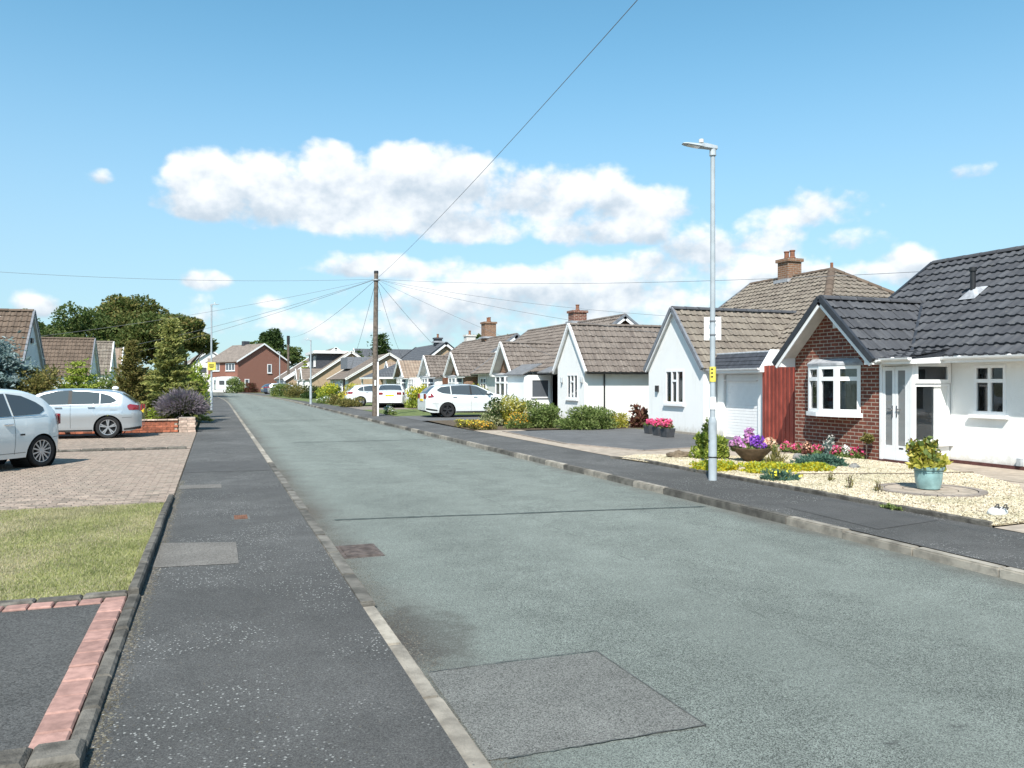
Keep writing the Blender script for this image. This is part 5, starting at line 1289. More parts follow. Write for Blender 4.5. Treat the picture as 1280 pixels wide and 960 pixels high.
# ---- front garden of the brick bungalow
cb = bush('garden_conifer', 'small bright green conifer in the gravel behind the street lamp', 'conifer', 9.35, 13.75, .11, .40, .36, .62, 'leaf_lime', 2600, .06, 40, 8, width=.5)
link('foliage', leaf_mesh('foliage', *(lambda C, d: (C, d + np.array([0, 0, .5])))(*shell([(9.38, 13.8, .62, .13, .13, .33)], 700)[:2]), .06, 'leaf_green', .5), cb)
link('foliage', leaf_mesh('foliage', *(lambda C, d: (C, d + np.array([0, 0, .5])))(*shell(lump(9.35, 13.75, .4, .38, .34, .3, 7, 40), 1800)[:2]), .06, 'leaf_green', .5), cb)
for i, (x, y, rx, ry, h, lab) in enumerate([(8.25, 11.95, .42, .40, .17, 'yellow heather mat just behind the lamp post'), (8.95, 11.35, .55, .42, .17, 'yellow heather mat in front of the flower bowl'), (9.75, 11.35, .45, .35, .14, 'yellow heather mat by the teal juniper')]):
    bush('heather', lab, 'heather', x, y, .10, rx, ry, h, 'leaf_yellow', 2400, .045, 50 + i, 8, flowers=[('leaf_lime', 500, .045)], stem=False)
bush('gazania', 'patch of grey green foliage with a few yellow flowers at the gravel edge', 'flowers', 8.35, 10.35, .10, .34, .30, .16, 'leaf_teal', 800, .06, 54, 6, flowers=[('petal_yellow', 60, .05)], stem=False, upw=1.2, width=.25)
bush('juniper', 'flat blue green juniper spreading on the gravel before the flower border', 'juniper', 10.5, 11.85, .10, .52, .42, .22, 'leaf_teal', 3200, .06, 55, 9, stem=False, width=.3)
bush('wispy_grass', 'wispy dry grass tuft beside the flower bowl', 'grass', 9.75, 12.2, .10, .22, .18, .32, 'leaf_olive', 300, .12, 56, 5, stem=False, upw=2.0, width=.1)
def rock(label, x, y, z, rx, ry, rz, mat, seed, name='rock', amp=.35):
    o = MB().blob((x, y, z + rz * .5), (rx, ry, rz), seed, amp, 12, 8).build(name, mat, None); o.location = (0, 0, 0); return tag(o, label, 'rock')
rock('long brown boulder on the gravel left of the small conifer', 8.9, 14.15, .10, .26, .12, .10, 'stone_brown', 1)
rock('round grey boulder beside the pink flower border', 10.9, 12.95, .10, .13, .12, .09, 'stone', 2)
rock('flat grey stone in front of the juniper', 10.15, 11.35, .10, .20, .11, .06, 'stone', 3)
rock('small dark stone beside the juniper', 10.75, 11.3, .10, .10, .08, .06, 'stone', 4)
# house number stone
ns = thing('number_stone', 'white painted stone with black house number on the gravel', 'stone', (8.5, 6.7, .11))
MB().blob((8.5, 6.72, .145), (.135, .085, .07), 8, .12, 16, 10).build('stone', 'stone_white', ns, True)
def digit4(x0, s):
    n = V(-.55, -.62, .56).normalized(); u = V(.75, -.66, 0).normalized(); w = n.cross(u) * -1
    if w.z < 0: w = -w
    O = V(8.478, 6.655, .185) + u * x0; P = lambda a, b: O + u * a * s + w * b * s
    m = MB()
    for (a, b, c, d) in ((.55, 0, .75, 1.0), (0, .28, .95, .45)): m.slab([P(a, b), P(c, b), P(c, d), P(a, d)], n * .012)
    m.slab([P(0, .4), P(.2, .4), P(.62, 1.0), P(.42, 1.0)], n * .0125)
    m.build('digit', 'digit_black', ns)
digit4(-.07, .07); digit4(.012, .07)
# flower border along the brick front
fl = [(11.95, 14.55, 'leaf_green', 'petal_pink'), (12.0, 14.25, 'leaf_green', 'petal_pink'), (12.02, 13.95, 'leaf_red', 'petal_peach'), (12.05, 13.65, 'leaf_green', 'petal_pink'), (12.1, 13.4, 'leaf_blue', 'petal_white'), (12.1, 13.15, 'leaf_green', 'petal_pink'), (12.12, 12.92, 'leaf_green', 'petal_white'), (12.14, 12.72, 'leaf_green', 'petal_pink')]
nm = ['next to the red fence', 'second from the red fence', 'with peach blooms below the bow window', 'below the middle of the bow window', 'white headed and tallest in the brick border', 'just right of the tall white clump', 'white flowered near the lollipop tree', 'at the foot of the lollipop tree']
for i, (x, y, lm, pm) in enumerate(fl):
    bush('border_flowers', 'border flowers ' + nm[i], 'flowers', x, y, .1, .15, .15, .24 if i != 4 else .38, lm, 260, .06, 60 + i, 5, flowers=[(pm, 170, .05)], stem=False, group='flowers along the brick bungalow wall')
st = thing('lollipop_tree', 'little round headed standard tree against the brick wall by the porch', 'tree', (12.2, 12.5, .1))
MB().tube([(12.2, 12.5, .1), (12.2, 12.5, .45)], .012, 6).build('trunk', 'bark', st)
C, d, k = shell(lump(12.2, 12.5, .56, .16, .16, .14, 6, 70), 700); link('crown', leaf_mesh('crown', C, d + RNG.normal(0, .5, d.shape), .05, 'leaf_olive', .6), st)
# teal glazed pot with golden shrub
po = thing('plant_pot', 'teal glazed pot standing on the round patio', 'pot', (9.5, 8.58, .137))
MB().lathe([(.0, .137), (.13, .137), (.15, .15), (.175, .25), (.185, .36), (.18, .40), (.205, .42), (.21, .455), (.195, .46), (.175, .455), (.17, .40), (.0, .40)], (9.5, 8.58, 0), 28).build('pot_body', 'pot_teal', po, True)
MB().lathe([(.181, .375), (.19, .38), (.19, .39), (.181, .395)], (9.5, 8.58, 0), 28).build('rim_band', 'pot_teal', po, True)
bush('golden_shrub', 'golden and green leafy shrub growing in the teal pot', 'shrub', 9.5, 8.6, .42, .27, .27, .42, 'leaf_gold', 620, .085, 71, 8, flowers=[('leaf_green', 220, .08), ('leaf_red', 60, .07)], zmin=False, width=.5)
# bowl of petunias
bo = thing('flower_bowl', 'wide brown bowl planter on the gravel full of petunias', 'planter', (9.8, 12.95, .11))
MB().lathe([(0, .11), (.14, .11), (.16, .13), (.38, .36), (.39, .385), (.365, .385), (.34, .35), (0, .33)], (9.8, 12.95, 0), 24).build('bowl', 'bowl_brown', bo, True)
for lab, x, y, pm, rx, h in [('mauve petunias at the left of the bowl', 9.58, 13.1, 'petal_mauve', .17, .26), ('purple petunias in the middle of the bowl', 9.8, 12.82, 'petal_purple', .19, .26), ('peach begonias at the right of the bowl', 10.05, 12.75, 'petal_peach', .20, .30), ('tall mauve spray at the back of the bowl', 9.85, 13.12, 'petal_mauve', .14, .38)]:
    bush('petunias', lab, 'flowers', x, y, .32, rx, rx, h, 'leaf_green', 200, .06, 80 + int(x * 10), 5, flowers=[(pm, 420, .055)], stem=False, group='flowers in the bowl planter', zmin=False)
for i, (x, y) in enumerate([(12.35, 21.2), (12.15, 20.35), (12.0, 19.65)]):
    lab = ['farthest', 'middle', 'nearest'][i]
    p = thing('square_pot', 'square dark pot with pink geraniums, ' + lab + ' of the three by the white gable', 'pot', (x, y, .105), group='geranium pots by the white gable')
    MB().hexa([V(x - .12, y - .15, .105), V(x + .12, y - .15, .105), V(x + .12, y + .15, .105), V(x - .12, y + .15, .105), V(x - .15, y - .19, .36), V(x + .15, y - .19, .36), V(x + .15, y + .19, .36), V(x - .15, y + .19, .36)]).build('pot_body', 'pot_grey', p, bevel=.012)
    bush('geraniums', 'pink geraniums in the ' + lab + ' square pot by the white gable', 'flowers', x, y, .33, .19, .2, .26, 'leaf_green', 260, .07, 90 + i, 6, flowers=[('petal_pink', 420, .065)], stem=False, group='geraniums in the square pots', zmin=False)
# sprigs in the gravel
for i, (x, y, lab) in enumerate([(8.62, 9.15, 'thin upright seedling in the gravel near the edging'), (8.75, 8.75, 'tiny seedling in the gravel left of the round patio'), (8.95, 9.9, 'wiry seedling by the timber edging')]):
    bush('seedling', lab, 'plant', x, y, .11, .06, .06, .26 - i * .05, 'leaf_olive', 40, .07, 95 + i, 3, upw=1.5, width=.12)
# weeds along edgings
bush('weeds', 'small green weeds at the foot of the gravel edging', 'weeds', 7.82, 7.6, .088, .07, .18, .07, 'leaf_green', 160, .035, 99, 3, stem=False)
# ---- front garden of the white gabled bungalow
FB = [('shrub', 'broad green shrub below the white gable window', 11.6, 24.0, 1.1, .7, .82, 'leaf_green', 6200, .07, None), ('shrub', 'rounded green shrub left of the broad green shrub', 10.5, 25.3, .62, .6, 1.02, 'leaf_green', 3600, .075, None),
      ('shrub', 'creamy variegated shrub beside the white estate bonnet', 10.15, 27.3, .66, .6, 1.08, 'leaf_gold', 3600, .07, [('leaf_variegated', 900, .07)]), ('shrub', 'loose grey green shrub in front of the white estate', 9.2, 26.9, .46, .45, 1.0, 'leaf_variegated', 1700, .07, [('leaf_dark', 900, .08)]),
      ('shrub', 'small golden shrub against the long white side wall', 13.0, 24.6, .45, .4, .62, 'leaf_gold', 1300, .06, None), ('cordyline', 'dark red spiky plant by the white wall', 13.7, 24.3, .35, .3, .85, 'leaf_red', 700, .12, None),
      ('flowers', 'orange marigolds at the pavement edge', 8.35, 25.2, .5, .55, .32, 'leaf_olive', 1400, .06, [('petal_orange', 420, .05), ('petal_yellow', 200, .045)]), ('flowers', 'orange flowers below the creamy variegated shrub', 9.6, 25.2, .55, .4, .5, 'leaf_green', 1400, .06, [('petal_orange', 380, .05)]),
      ('flowers', 'yellow and orange flowers next to the pavement beyond the marigolds', 8.2, 26.6, .4, .6, .3, 'leaf_olive', 900, .06, [('petal_yellow', 260, .05)]),
      ('shrub', 'bright yellow shrub behind the boot of the white estate', 11.6, 47.2, .95, .9, 1.35, 'leaf_lime', 3600, .09, [('leaf_yellow', 1500, .09)]), ('shrub', 'green gold shrub under the bay window behind the estate', 12.6, 39.4, .8, .8, 1.5, 'leaf_gold', 2000, .09, None),
      ('flowers', 'white flowering tuft on the verge by the telegraph pole', 7.95, 38.2, .35, .4, .42, 'leaf_green', 600, .08, [('petal_white', 160, .08)]),
      ('shrub', 'variegated green shrub at the corner by the white saloon', 8.7, 54.0, .8, .8, 1.5, 'leaf_gold', 2200, .1, None), ('shrub', 'low green shrub on the verge before the white saloon', 8.1, 51.2, .8, .7, .7, 'leaf_olive', 1500, .1, None),
      ('shrub', 'rust green shrub on the verge past the saloon drive', 8.3, 56.5, .9, .8, .9, 'leaf_olive', 1700, .1, None), ('flowers', 'pale flowers along the verge past the saloon drive', 7.9, 60.5, .9, 1.2, .5, 'leaf_green', 1400, .1, [('petal_white', 200, .09)]),
      ('shrub', 'yellow leaved shrub before the tan brick bungalow', 8.9, 68, 1.0, 1.0, 1.5, 'leaf_lime', 2000, .12, [('leaf_yellow', 600, .12)]), ('shrub', 'dark rounded shrub next to the tan brick bungalow', 9.8, 72, 1.0, 1.0, 1.3, 'leaf_dark', 1600, .12, None),
      ('shrub', 'broad olive shrub before the dormer bungalow', 8.0, 84, 1.5, 1.3, 1.7, 'leaf_olive', 2400, .13, None), ('shrub', 'dark green hedge clump before the dormer bungalow', 8.8, 79, 1.1, 1.4, 1.4, 'leaf_dark', 2000, .13, None),
      ('shrub', 'green shrub beside the far parked cars', 6.9, 92, 1.2, 1.2, 1.5, 'leaf_green', 1600, .14, None), ('shrub', 'low golden shrub by the far lamp post', 7.2, 98, .9, .9, 1.2, 'leaf_gold', 900, .14, None),
      ('shrub', 'round green shrub beside the white caravan', 3.0, 128, 1.5, 1.3, 2.5, 'leaf_green', 1800, .2, None), ('shrub', 'brown leaved bush by the red brick house wall', 5.2, 128, 1.3, 1.3, 1.6, 'leaf_red', 1200, .18, None)]
for i, (nm_, lab, x, y, rx, ry, h, mt, n, sz, fl_) in enumerate(FB): bush(nm_ if nm_ != 'flowers' else 'flower_clump', lab, nm_, x, y, .1, rx, ry, h, mt, n, sz, 120 + i, 8, flowers=fl_)
conifer('golden_conifer', 'narrow golden conifer before the far tan brick gable', 10.3, 100, .1, 4.3, 1.0, 'leaf_lime', 2500, .2, 160, 9, .2, width=.3)
# ---- trees beyond the right houses
conifer('cypress', 'dark dense cypress behind the telegraph pole', 17.6, 90, 0, 7.3, 1.9, 'leaf_dark', 11000, .26, 170, 14, .3, 'tree', .35, .3)
conifer('cypress', 'smaller dark cypress left of the dense cypress', 15.3, 91, 0, 5.4, 1.1, 'leaf_dark', 3000, .24, 171, 9, .3, 'tree', .35, .3)
tree('tall dark pine rising over the far brown roofs', 9.4, 150, 12.2, 2.4, 3.6, 'leaf_dark', 5000, .42, 172)
tree('dark bushy tree left of the tall far pine', 7.2, 146, 9.0, 3.2, 2.6, 'leaf_tree', 4500, .42, 173)
tree('bushy dark tree right of the tall far pine', 12.2, 150, 8.4, 3.2, 2.3, 'leaf_tree', 3500, .42, 174)
tree('dark green tree behind the twin chimneys', 28.5, 84, 7.6, 3.6, 2.4, 'leaf_tree', 5000, .3, 175)
# ---------------------------------------------------------------- vehicles
def curve(pts, smooth=5):
    pts = np.array(pts, float); xs = np.linspace(pts[0, 0], pts[-1, 0], 240); ys = np.interp(xs, pts[:, 0], pts[:, 1])
    k = np.ones(smooth * 2 + 1) / (smooth * 2 + 1); yp = np.pad(ys, smooth, mode='edge'); y2 = np.convolve(yp, k, 'valid')
    return lambda x: np.interp(x, xs, y2)
class Car:
    def __init__(s, spec):
        s.__dict__.update(spec); s.zt = curve(s.top, s.sm); s.w = curve(s.plan, 3); s.pf = curve(s.prof, 2)
    def half(s, x, z):
        b = s.belt; lo = s.pf(np.minimum(z, b)); up = np.maximum(z - b, 0) * s.tumble
        return s.w(x) * lo - up
    def zs(s, x): return s.zt(x) - s.round
    def bottom(s, x):
        z = s.sill + .05 * max(0, (x - s.L + .5) / .5) ** 2 + .10 * max(0, (.35 - x) / .35) ** 2
        for a in s.axles:
            d = abs(x - a)
            if d < s.ra: z = max(z, math.sqrt(s.ra ** 2 - d * d) + s.rw - .02)
        return z
    def stations(s):
        xs = set(np.round(np.linspace(0, s.L, 46), 4)) | {.01, .03, .06, s.L - .01, s.L - .03, s.L - .06}
        for a in s.axles:
            for k in range(15): xs.add(round(a + s.ra * math.cos(math.pi * k / 14) * .999, 4))
            xs |= {round(a - s.ra - .004, 4), round(a + s.ra + .004, 4)}
        return sorted(xs)
    def body(s, parent, mat):
        K, M = 16, 9; ring = []; xs = s.stations()
        for x in xs:
            zb, zs_, zt = s.bottom(x), s.zs(x), float(s.zt(x)); zb = min(zb, zs_ - .02); pts = []
            for k in range(K): z = zb + (zs_ - zb) * k / (K - 1); pts.append((x, float(s.half(x, z)), z))
            ys = pts[-1][1]
            for k in range(1, M + 1): t = k / M; pts.append((x, ys * (1 - t), zs_ + (zt - zs_) * (1 - (1 - t) ** 3.2)))
            ring.append(pts)
        mb = MB(); n = K + M
        for sg in (1, -1):
            b = len(mb.v); mb.v += [(p[0], sg * p[1], p[2]) for r in ring for p in r]
            for i in range(len(xs) - 1):
                for k in range(n - 1):
                    q = (b + i * n + k, b + (i + 1) * n + k, b + (i + 1) * n + k + 1, b + i * n + k + 1); mb.f.append(q if sg < 0 else q[::-1])
        for e in (0, len(xs) - 1):
            r = ring[e]; m = [(p[0], p[1], p[2]) for p in r]; mm = [(p[0], -p[1], p[2]) for p in r[::-1][1:]]; mb.poly(m + mm)
        o = mb.build('body', mat, parent, True); 
        me = o.data; bm = bmesh.new(); bm.from_mesh(me); bmesh.ops.remove_doubles(bm, verts=bm.verts, dist=.0015); bmesh.ops.recalc_face_normals(bm, faces=bm.faces); bm.to_mesh(me); bm.free(); me.set_sharp_from_angle(angle=rad(38)); return o
    def side(s, parent, name, lo, up, mat, off=.004, sides=(1, -1), n=14, m=6, th=.004):
        lo_, up_ = np.array(lo), np.array(up); x0, x1 = max(lo_[0, 0], up_[0, 0]), min(lo_[-1, 0], up_[-1, 0]); outs = []
        for sg in sides:
            mb = MB(); V_ = []
            for i in range(n + 1):
                x = x0 + (x1 - x0) * i / n; a, b = np.interp(x, lo_[:, 0], lo_[:, 1]), np.interp(x, up_[:, 0], up_[:, 1])
                for j in range(m + 1): z = a + (b - a) * j / m; V_.append((x, sg * (float(s.half(x, z)) + off), z))
            F = [(i * (m + 1) + j, (i + 1) * (m + 1) + j, (i + 1) * (m + 1) + j + 1, i * (m + 1) + j + 1) for i in range(n) for j in range(m)]
            mb.add(V_, F if sg < 0 else [f[::-1] for f in F]); outs.append(mb.build(name, mat, parent, True))
        return outs
    def topp(s, parent, name, x0, x1, t0, mat, off=.005, n=10, m=10, taper=0.0):
        """patch over the top surface between stations x0..x1, out to fraction t0 of the half width"""
        mb = MB(); V_ = []
        for i in range(n + 1):
            x = x0 + (x1 - x0) * i / n; zs_, zt = s.zs(x), float(s.zt(x)); ys = float(s.half(x, zs_)); dz = float(s.zt(x + .01) - s.zt(x - .01)) / .02; nx, nz = -dz, 1.0; l = math.hypot(nx, nz)
            for j in range(m + 1):
                f = (-1 + 2 * j / m) * (t0 - taper * (i / n)); V_.append((x + off * nx / l, ys * f, zs_ + (zt - zs_) * (1 - abs(f) ** 3.2) + off * nz / l))
        mb.add(V_, [(i * (m + 1) + j, (i + 1) * (m + 1) + j, (i + 1) * (m + 1) + j + 1, i * (m + 1) + j + 1) for i in range(n) for j in range(m)]); return mb.build(name, mat, parent, True)
WHEEL = {}
def wheel(parent, x, y, z, r, width, style, out):
    k = (r, width, style, out)
    if k not in WHEEL:
        a = width / 2; ty = MB().lathe([(r * .70, -a * .85), (r * .80, -a), (r * .95, -a * .95), (r, -a * .7), (r, a * .7), (r * .95, a * .95), (r * .80, a), (r * .70, a * .85), (r * .68, 0), (r * .70, -a * .85)], (0, 0, 0), 36, 'y').mesh('wheel', 'tyre', True)
        rim = MB(); f = out * a * .82
        rim.lathe([(r * .70, f), (r * .705, f * 1.02), (r * .66, f * 1.0), (r * .63, f * .6), (r * .63, -f * .2)], (0, 0, 0), 36, 'y')
        rim.lathe([(.0, f * .98), (r * .10, f * .97), (r * .13, f * .85), (r * .13, f * .3)], (0, 0, 0), 16, 'y')
        nsp = {'five': 5, 'multi': 12, 'dark': 5}[style]
        for i in range(nsp):
            for dd in ((-.10, .10) if style != 'multi' else (0,)):
                g = 2 * math.pi * i / nsp + .3; g2 = g + dd; w = r * (.055 if style != 'multi' else .045)
                c0 = V(math.cos(g) * r * .1, 0, math.sin(g) * r * .1); c1 = V(math.cos(g2 * 1.0 + dd * .4) * r * .66, 0, math.sin(g2 + dd * .4) * r * .66); t = (c1 - c0).normalized(); sd = V(-t.z, 0, t.x) * w
                rim.hexa([c0 - sd + V(0, f * .80, 0), c1 - sd + V(0, f * .84, 0), c1 + sd + V(0, f * .84, 0), c0 + sd + V(0, f * .80, 0), c0 - sd + V(0, f * .95, 0), c1 - sd + V(0, f * .99, 0), c1 + sd + V(0, f * .99, 0), c0 + sd + V(0, f * .95, 0)])
        rm = rim.mesh('rim', 'alloy' if style != 'dark' else 'dark_alloy', True)
        dk = MB().lathe([(0, f * .25), (r * .66, f * .25)], (0, 0, 0), 24, 'y').mesh('brake_disc', 'car_trim')
        WHEEL[k] = (ty, rm, dk)
    ty, rm, dk = WHEEL[k]
    w = link('wheel', ty, parent); w.location = (x, y, z); link('rim', rm, w); link('brake_disc', dk, w)
def make_car(spec, name, label, loc, rz, paint, style, group=None):
    c = Car(spec); t = thing(name, label, 'car', loc, rz, group, local=True)
    b = c.body(t, paint)
    for a in c.axles:
        for sg in (1, -1): wheel(t, a, sg * (c.hw - .12), c.rw, c.rw, .20, style, sg)
    u = MB(); u.box(.25, c.L - .25, -c.hw * .80, c.hw * .80, .2, .52)
    u.build('underbody', 'car_trim', t)
    wl = MB()
    for a in c.axles:
        for sg in (1, -1): wl.lathe([(c.ra - .005, sg * .34), (c.ra - .005, sg * (c.hw - .04))], (a, 0, c.rw - .02), 28, 'y')
    wl.build('wheel_arch_liner', 'car_trim', t)
    for (nm, lo, up, mt) in c.patches:
        c.side(t, nm, lo, up, mt, off=.009 if 'line' not in nm else .004, n=48 if 'line' not in nm else 2, m=10)
    c.topp(t, 'windscreen', *c.screen, 'car_glass'); c.topp(t, 'rear_window', *c.rear, 'car_glass')
    for sg in (1, -1):
        x, z = c.mirror; y = float(c.half(x, z)); MB().blob((x, sg * (y + .12), z + .03), (.07, .10, .075), 1, .05, 14, 9).build('door_mirror', paint, t, True)
        for x in c.handles: y = float(c.half(x, c.hz)); MB().box(x - .09, x + .09, *sorted((sg * (y + .004), sg * (y + .034))), c.hz - .012, c.hz + .016).build('door_handle', c.hmat, t, bevel=.008)
    y = c.hw * .58
    for sg in (1, -1): MB().box(-.012, .03, *sorted((sg * y * .75, sg * y * 1.3)), *c.tail).build('tail_light', 'tail_red', t, bevel=.01)
    MB().box(-.02, 0.02, -.26, .26, *c.plate).build('number_plate', 'plate_yellow', t)
    return t, c
HATCH = dict(L=4.32, hw=.865, sm=4, round=.06, belt=.93, tumble=.52, sill=.20, axles=(.86, 3.52), ra=.37, rw=.315,
    top=[(0, .62), (.025, .86), (.09, .95), (.22, 1.07), (.42, 1.24), (.60, 1.345), (.9, 1.385), (1.6, 1.42), (2.2, 1.41), (2.6, 1.33), (3.05, 1.08), (3.2, 1.02), (3.5, .98), (4.0, .86), (4.2, .76), (4.32, .55)],
    plan=[(0, .56), (.06, .70), (.2, .80), (.5, .86), (1.2, .875), (3.2, .875), (3.8, .85), (4.1, .76), (4.25, .64), (4.32, .5)], prof=[(.1, .90), (.22, .95), (.30, .968), (.42, .972), (.60, 1.0), (.72, 1.004), (.75, .982), (.88, .968), (.93, .952), (1.5, .952)],
    patches=[('side_window', [(.66, 1.06), (.80, 1.0), (1.06, .985)], [(.66, 1.09), (.82, 1.21), (1.06, 1.285)], 'car_glass'), ('side_window', [(1.09, .985), (1.78, .975)], [(1.09, 1.29), (1.4, 1.33), (1.78, 1.345)], 'car_glass'),
             ('side_window', [(1.87, .972), (2.95, .955)], [(1.87, 1.36), (2.15, 1.345), (2.5, 1.25), (2.95, .99)], 'car_glass'),
             ('pillar_trim', [(1.78, .975), (1.87, .972)], [(1.78, 1.36), (1.87, 1.36)], 'car_trim'), ('waist_line', [(.8, .925), (3.0, .90)], [(.8, .932), (3.0, .907)], 'car_trim'),
             ('door_line', [(1.80, .30), (1.806, .30)], [(1.80, .96), (1.806, .96)], 'car_trim'), ('door_line', [(2.90, .30), (2.906, .30)], [(2.90, .93), (2.906, .93)], 'car_trim'), ('bumper_line', [(.02, .60), (.50, .58)], [(.02, .607), (.50, .587)], 'car_trim'), ('bumper_line', [(3.9, .58), (4.25, .60)], [(3.9, .587), (4.25, .607)], 'car_trim'), ('window_surround', [(.60, .955), (3.0, .935)], [(.60, .968), (3.0, .948)], 'chrome'), ('bumper_trim', [(.02, .25), (.45, .23)], [(.02, .33), (.45, .27)], 'car_trim'), ('fuel_flap_line', [(.62, .80), (.80, .80)], [(.62, .805), (.80, .805)], 'car_trim'), ('sill_trim', [(1.25, .21), (3.12, .21)], [(1.25, .25), (3.12, .25)], 'car_trim'),
             ('tail_light', [(.06, .80), (.32, .80), (.36, .88)], [(.06, .93), (.30, .97), (.36, .93)], 'tail_red'), ('headlight', [(3.85, .66), (4.2, .62)], [(3.85, .72), (4.2, .74)], 'lamp_clear')],
    screen=(2.5, 3.12, .88), rear=(.16, .50, .82), mirror=(2.72, 1.0), handles=(1.28, 2.1), hz=.88, hmat='chrome', tail=(.78, .94), plate=(.70, .80))
SMALL = dict(L=3.55, hw=.80, sm=6, round=.08, belt=.95, tumble=.48, sill=.21, axles=(.60, 2.90), ra=.35, rw=.30,
    top=[(0, .60), (.03, .86), (.10, 1.02), (.22, 1.20), (.42, 1.38), (.7, 1.46), (1.2, 1.49), (1.6, 1.47), (2.0, 1.37), (2.55, 1.06), (2.75, 1.0), (3.1, .90), (3.35, .76), (3.55, .45)],
    plan=[(0, .48), (.05, .62), (.15, .70), (.4, .775), (.8, .805), (2.6, .81), (3.0, .77), (3.3, .68), (3.45, .58), (3.55, .42)], prof=[(.1, .90), (.25, .95), (.45, .99), (.6, 1.0), (.8, .985), (.95, .945), (1.6, .945)],
    patches=[('side_window', [(.48, 1.06), (.62, 1.0), (1.22, .98)], [(.48, 1.12), (.62, 1.22), (.9, 1.34), (1.22, 1.385)], 'car_glass'), ('side_window', [(1.26, .98), (2.45, .97)], [(1.26, 1.385), (1.6, 1.37), (2.0, 1.25), (2.45, 1.0)], 'car_glass'),
             ('door_line', [(1.22, .28), (1.226, .28)], [(1.22, .97), (1.226, .97)], 'car_trim'), ('waist_line', [(.25, .875), (3.0, .83)], [(.25, .882), (3.0, .837)], 'upvc_grey'), ('bumper_line', [(.02, .56), (.34, .54)], [(.02, .567), (.34, .547)], 'car_trim'), ('window_surround', [(.46, .965), (2.45, .95)], [(.46, .978), (2.45, .962)], 'chrome'), ('sill_line', [(.98, .30), (2.5, .30)], [(.98, .308), (2.5, .308)], 'car_trim'), ('badge', [(1.02, .62), (1.12, .62)], [(1.02, .65), (1.12, .65)], 'car_trim'),
             ('tail_light', [(.05, .78), (.13, .76), (.16, .8)], [(.05, .98), (.13, 1.0), (.16, .96)], 'tail_red')],
    screen=(2.0, 2.58, .86), rear=(.10, .40, .74), mirror=(2.15, 1.02), handles=(1.36,), hz=.83, hmat='chrome', tail=(.78, .98), plate=(.62, .72))
ESTATE = dict(L=4.63, hw=.93, sm=4, round=.06, belt=.97, tumble=.50, sill=.21, axles=(.96, 3.72), ra=.38, rw=.325,
    top=[(0, .66), (.02, .92), (.08, 1.06), (.25, 1.25), (.48, 1.41), (.62, 1.44), (1.2, 1.47), (2.0, 1.485), (2.5, 1.43), (3.15, 1.11), (3.35, 1.05), (3.7, .99), (4.3, .84), (4.5, .72), (4.63, .5)],
    plan=[(0, .70), (.06, .81), (.2, .88), (.6, .925), (1.2, .935), (3.4, .935), (4.0, .90), (4.4, .78), (4.55, .66), (4.63, .5)], prof=[(.1, .90), (.22, .95), (.32, .968), (.45, .975), (.65, 1.0), (.76, 1.004), (.80, .984), (.92, .968), (.97, .948), (1.6, .948)],
    patches=[('side_window', [(.52, 1.17), (.75, 1.07), (1.12, 1.03)], [(.52, 1.24), (.7, 1.34), (1.12, 1.39)], 'car_glass'), ('side_window', [(1.16, 1.03), (2.02, 1.0)], [(1.16, 1.395), (1.6, 1.415), (2.02, 1.42)], 'car_glass'), ('side_window', [(2.1, 1.0), (3.1, .99)], [(2.1, 1.42), (2.4, 1.37), (3.1, 1.03)], 'car_glass'),
             ('pillar_trim', [(2.02, 1.0), (2.1, 1.0)], [(2.02, 1.42), (2.1, 1.42)], 'car_trim'), ('door_line', [(2.05, .3), (2.056, .3)], [(2.05, 1.0), (2.056, 1.0)], 'car_trim'), ('door_line', [(1.18, .55), (1.186, .55)], [(1.18, 1.03), (1.186, 1.03)], 'car_trim'), ('sill_trim', [(1.35, .22), (3.3, .22)], [(1.35, .27), (3.3, .27)], 'car_trim'), ('door_line', [(3.1, .32), (3.106, .32)], [(3.1, 1.0), (3.106, 1.0)], 'car_trim'), ('window_surround', [(.55, 1.0), (3.1, .97)], [(.55, 1.01), (3.1, .98)], 'chrome'), ('bumper_line', [(.03, .62), (.55, .60)], [(.03, .627), (.55, .607)], 'car_trim'), ('roof_rail', [(.7, 1.42), (2.3, 1.435)], [(.7, 1.435), (2.3, 1.45)], 'car_trim'),
             ('tail_light', [(.10, .86), (.34, .90)], [(.10, 1.0), (.2, 1.12), (.34, .96)], 'tail_red'), ('bumper_trim', [(.02, .34), (.5, .28)], [(.02, .42), (.5, .34)], 'car_trim'), ('headlight', [(4.05, .68), (4.45, .62)], [(4.05, .78), (4.45, .76)], 'lamp_clear')],
    screen=(2.45, 3.22, .88), rear=(.10, .46, .78), mirror=(2.85, 1.05), handles=(1.3, 2.25), hz=.90, hmat='chrome', tail=(.82, 1.05), plate=(.72, .82))
SALOON = dict(ESTATE); SALOON.update(top=[(0, .66), (.02, .95), (.1, 1.02), (.5, 1.06), (.8, 1.2), (1.3, 1.42), (2.0, 1.45), (2.5, 1.40), (3.15, 1.10), (3.4, 1.03), (3.8, .96), (4.3, .84), (4.5, .72), (4.63, .5)],
    patches=[('side_window', [(1.0, 1.06), (2.02, 1.0)], [(1.0, 1.12), (1.4, 1.34), (2.02, 1.39)], 'car_glass'), ('side_window', [(2.1, 1.0), (3.1, .99)], [(2.1, 1.39), (2.4, 1.34), (3.1, 1.03)], 'car_glass'), ('tail_light', [(.05, .80), (.34, .84)], [(.05, .96), (.34, .94)], 'tail_red')], screen=(2.45, 3.22, .88), rear=(.55, 1.22, .86), tail=(.80, .96))
make_car(SMALL, 'small_car', 'small rounded white car cut off by the edge of the picture on block paving', (-3.33, 18.16, .06), rad(235), 'car_pearl', 'multi')
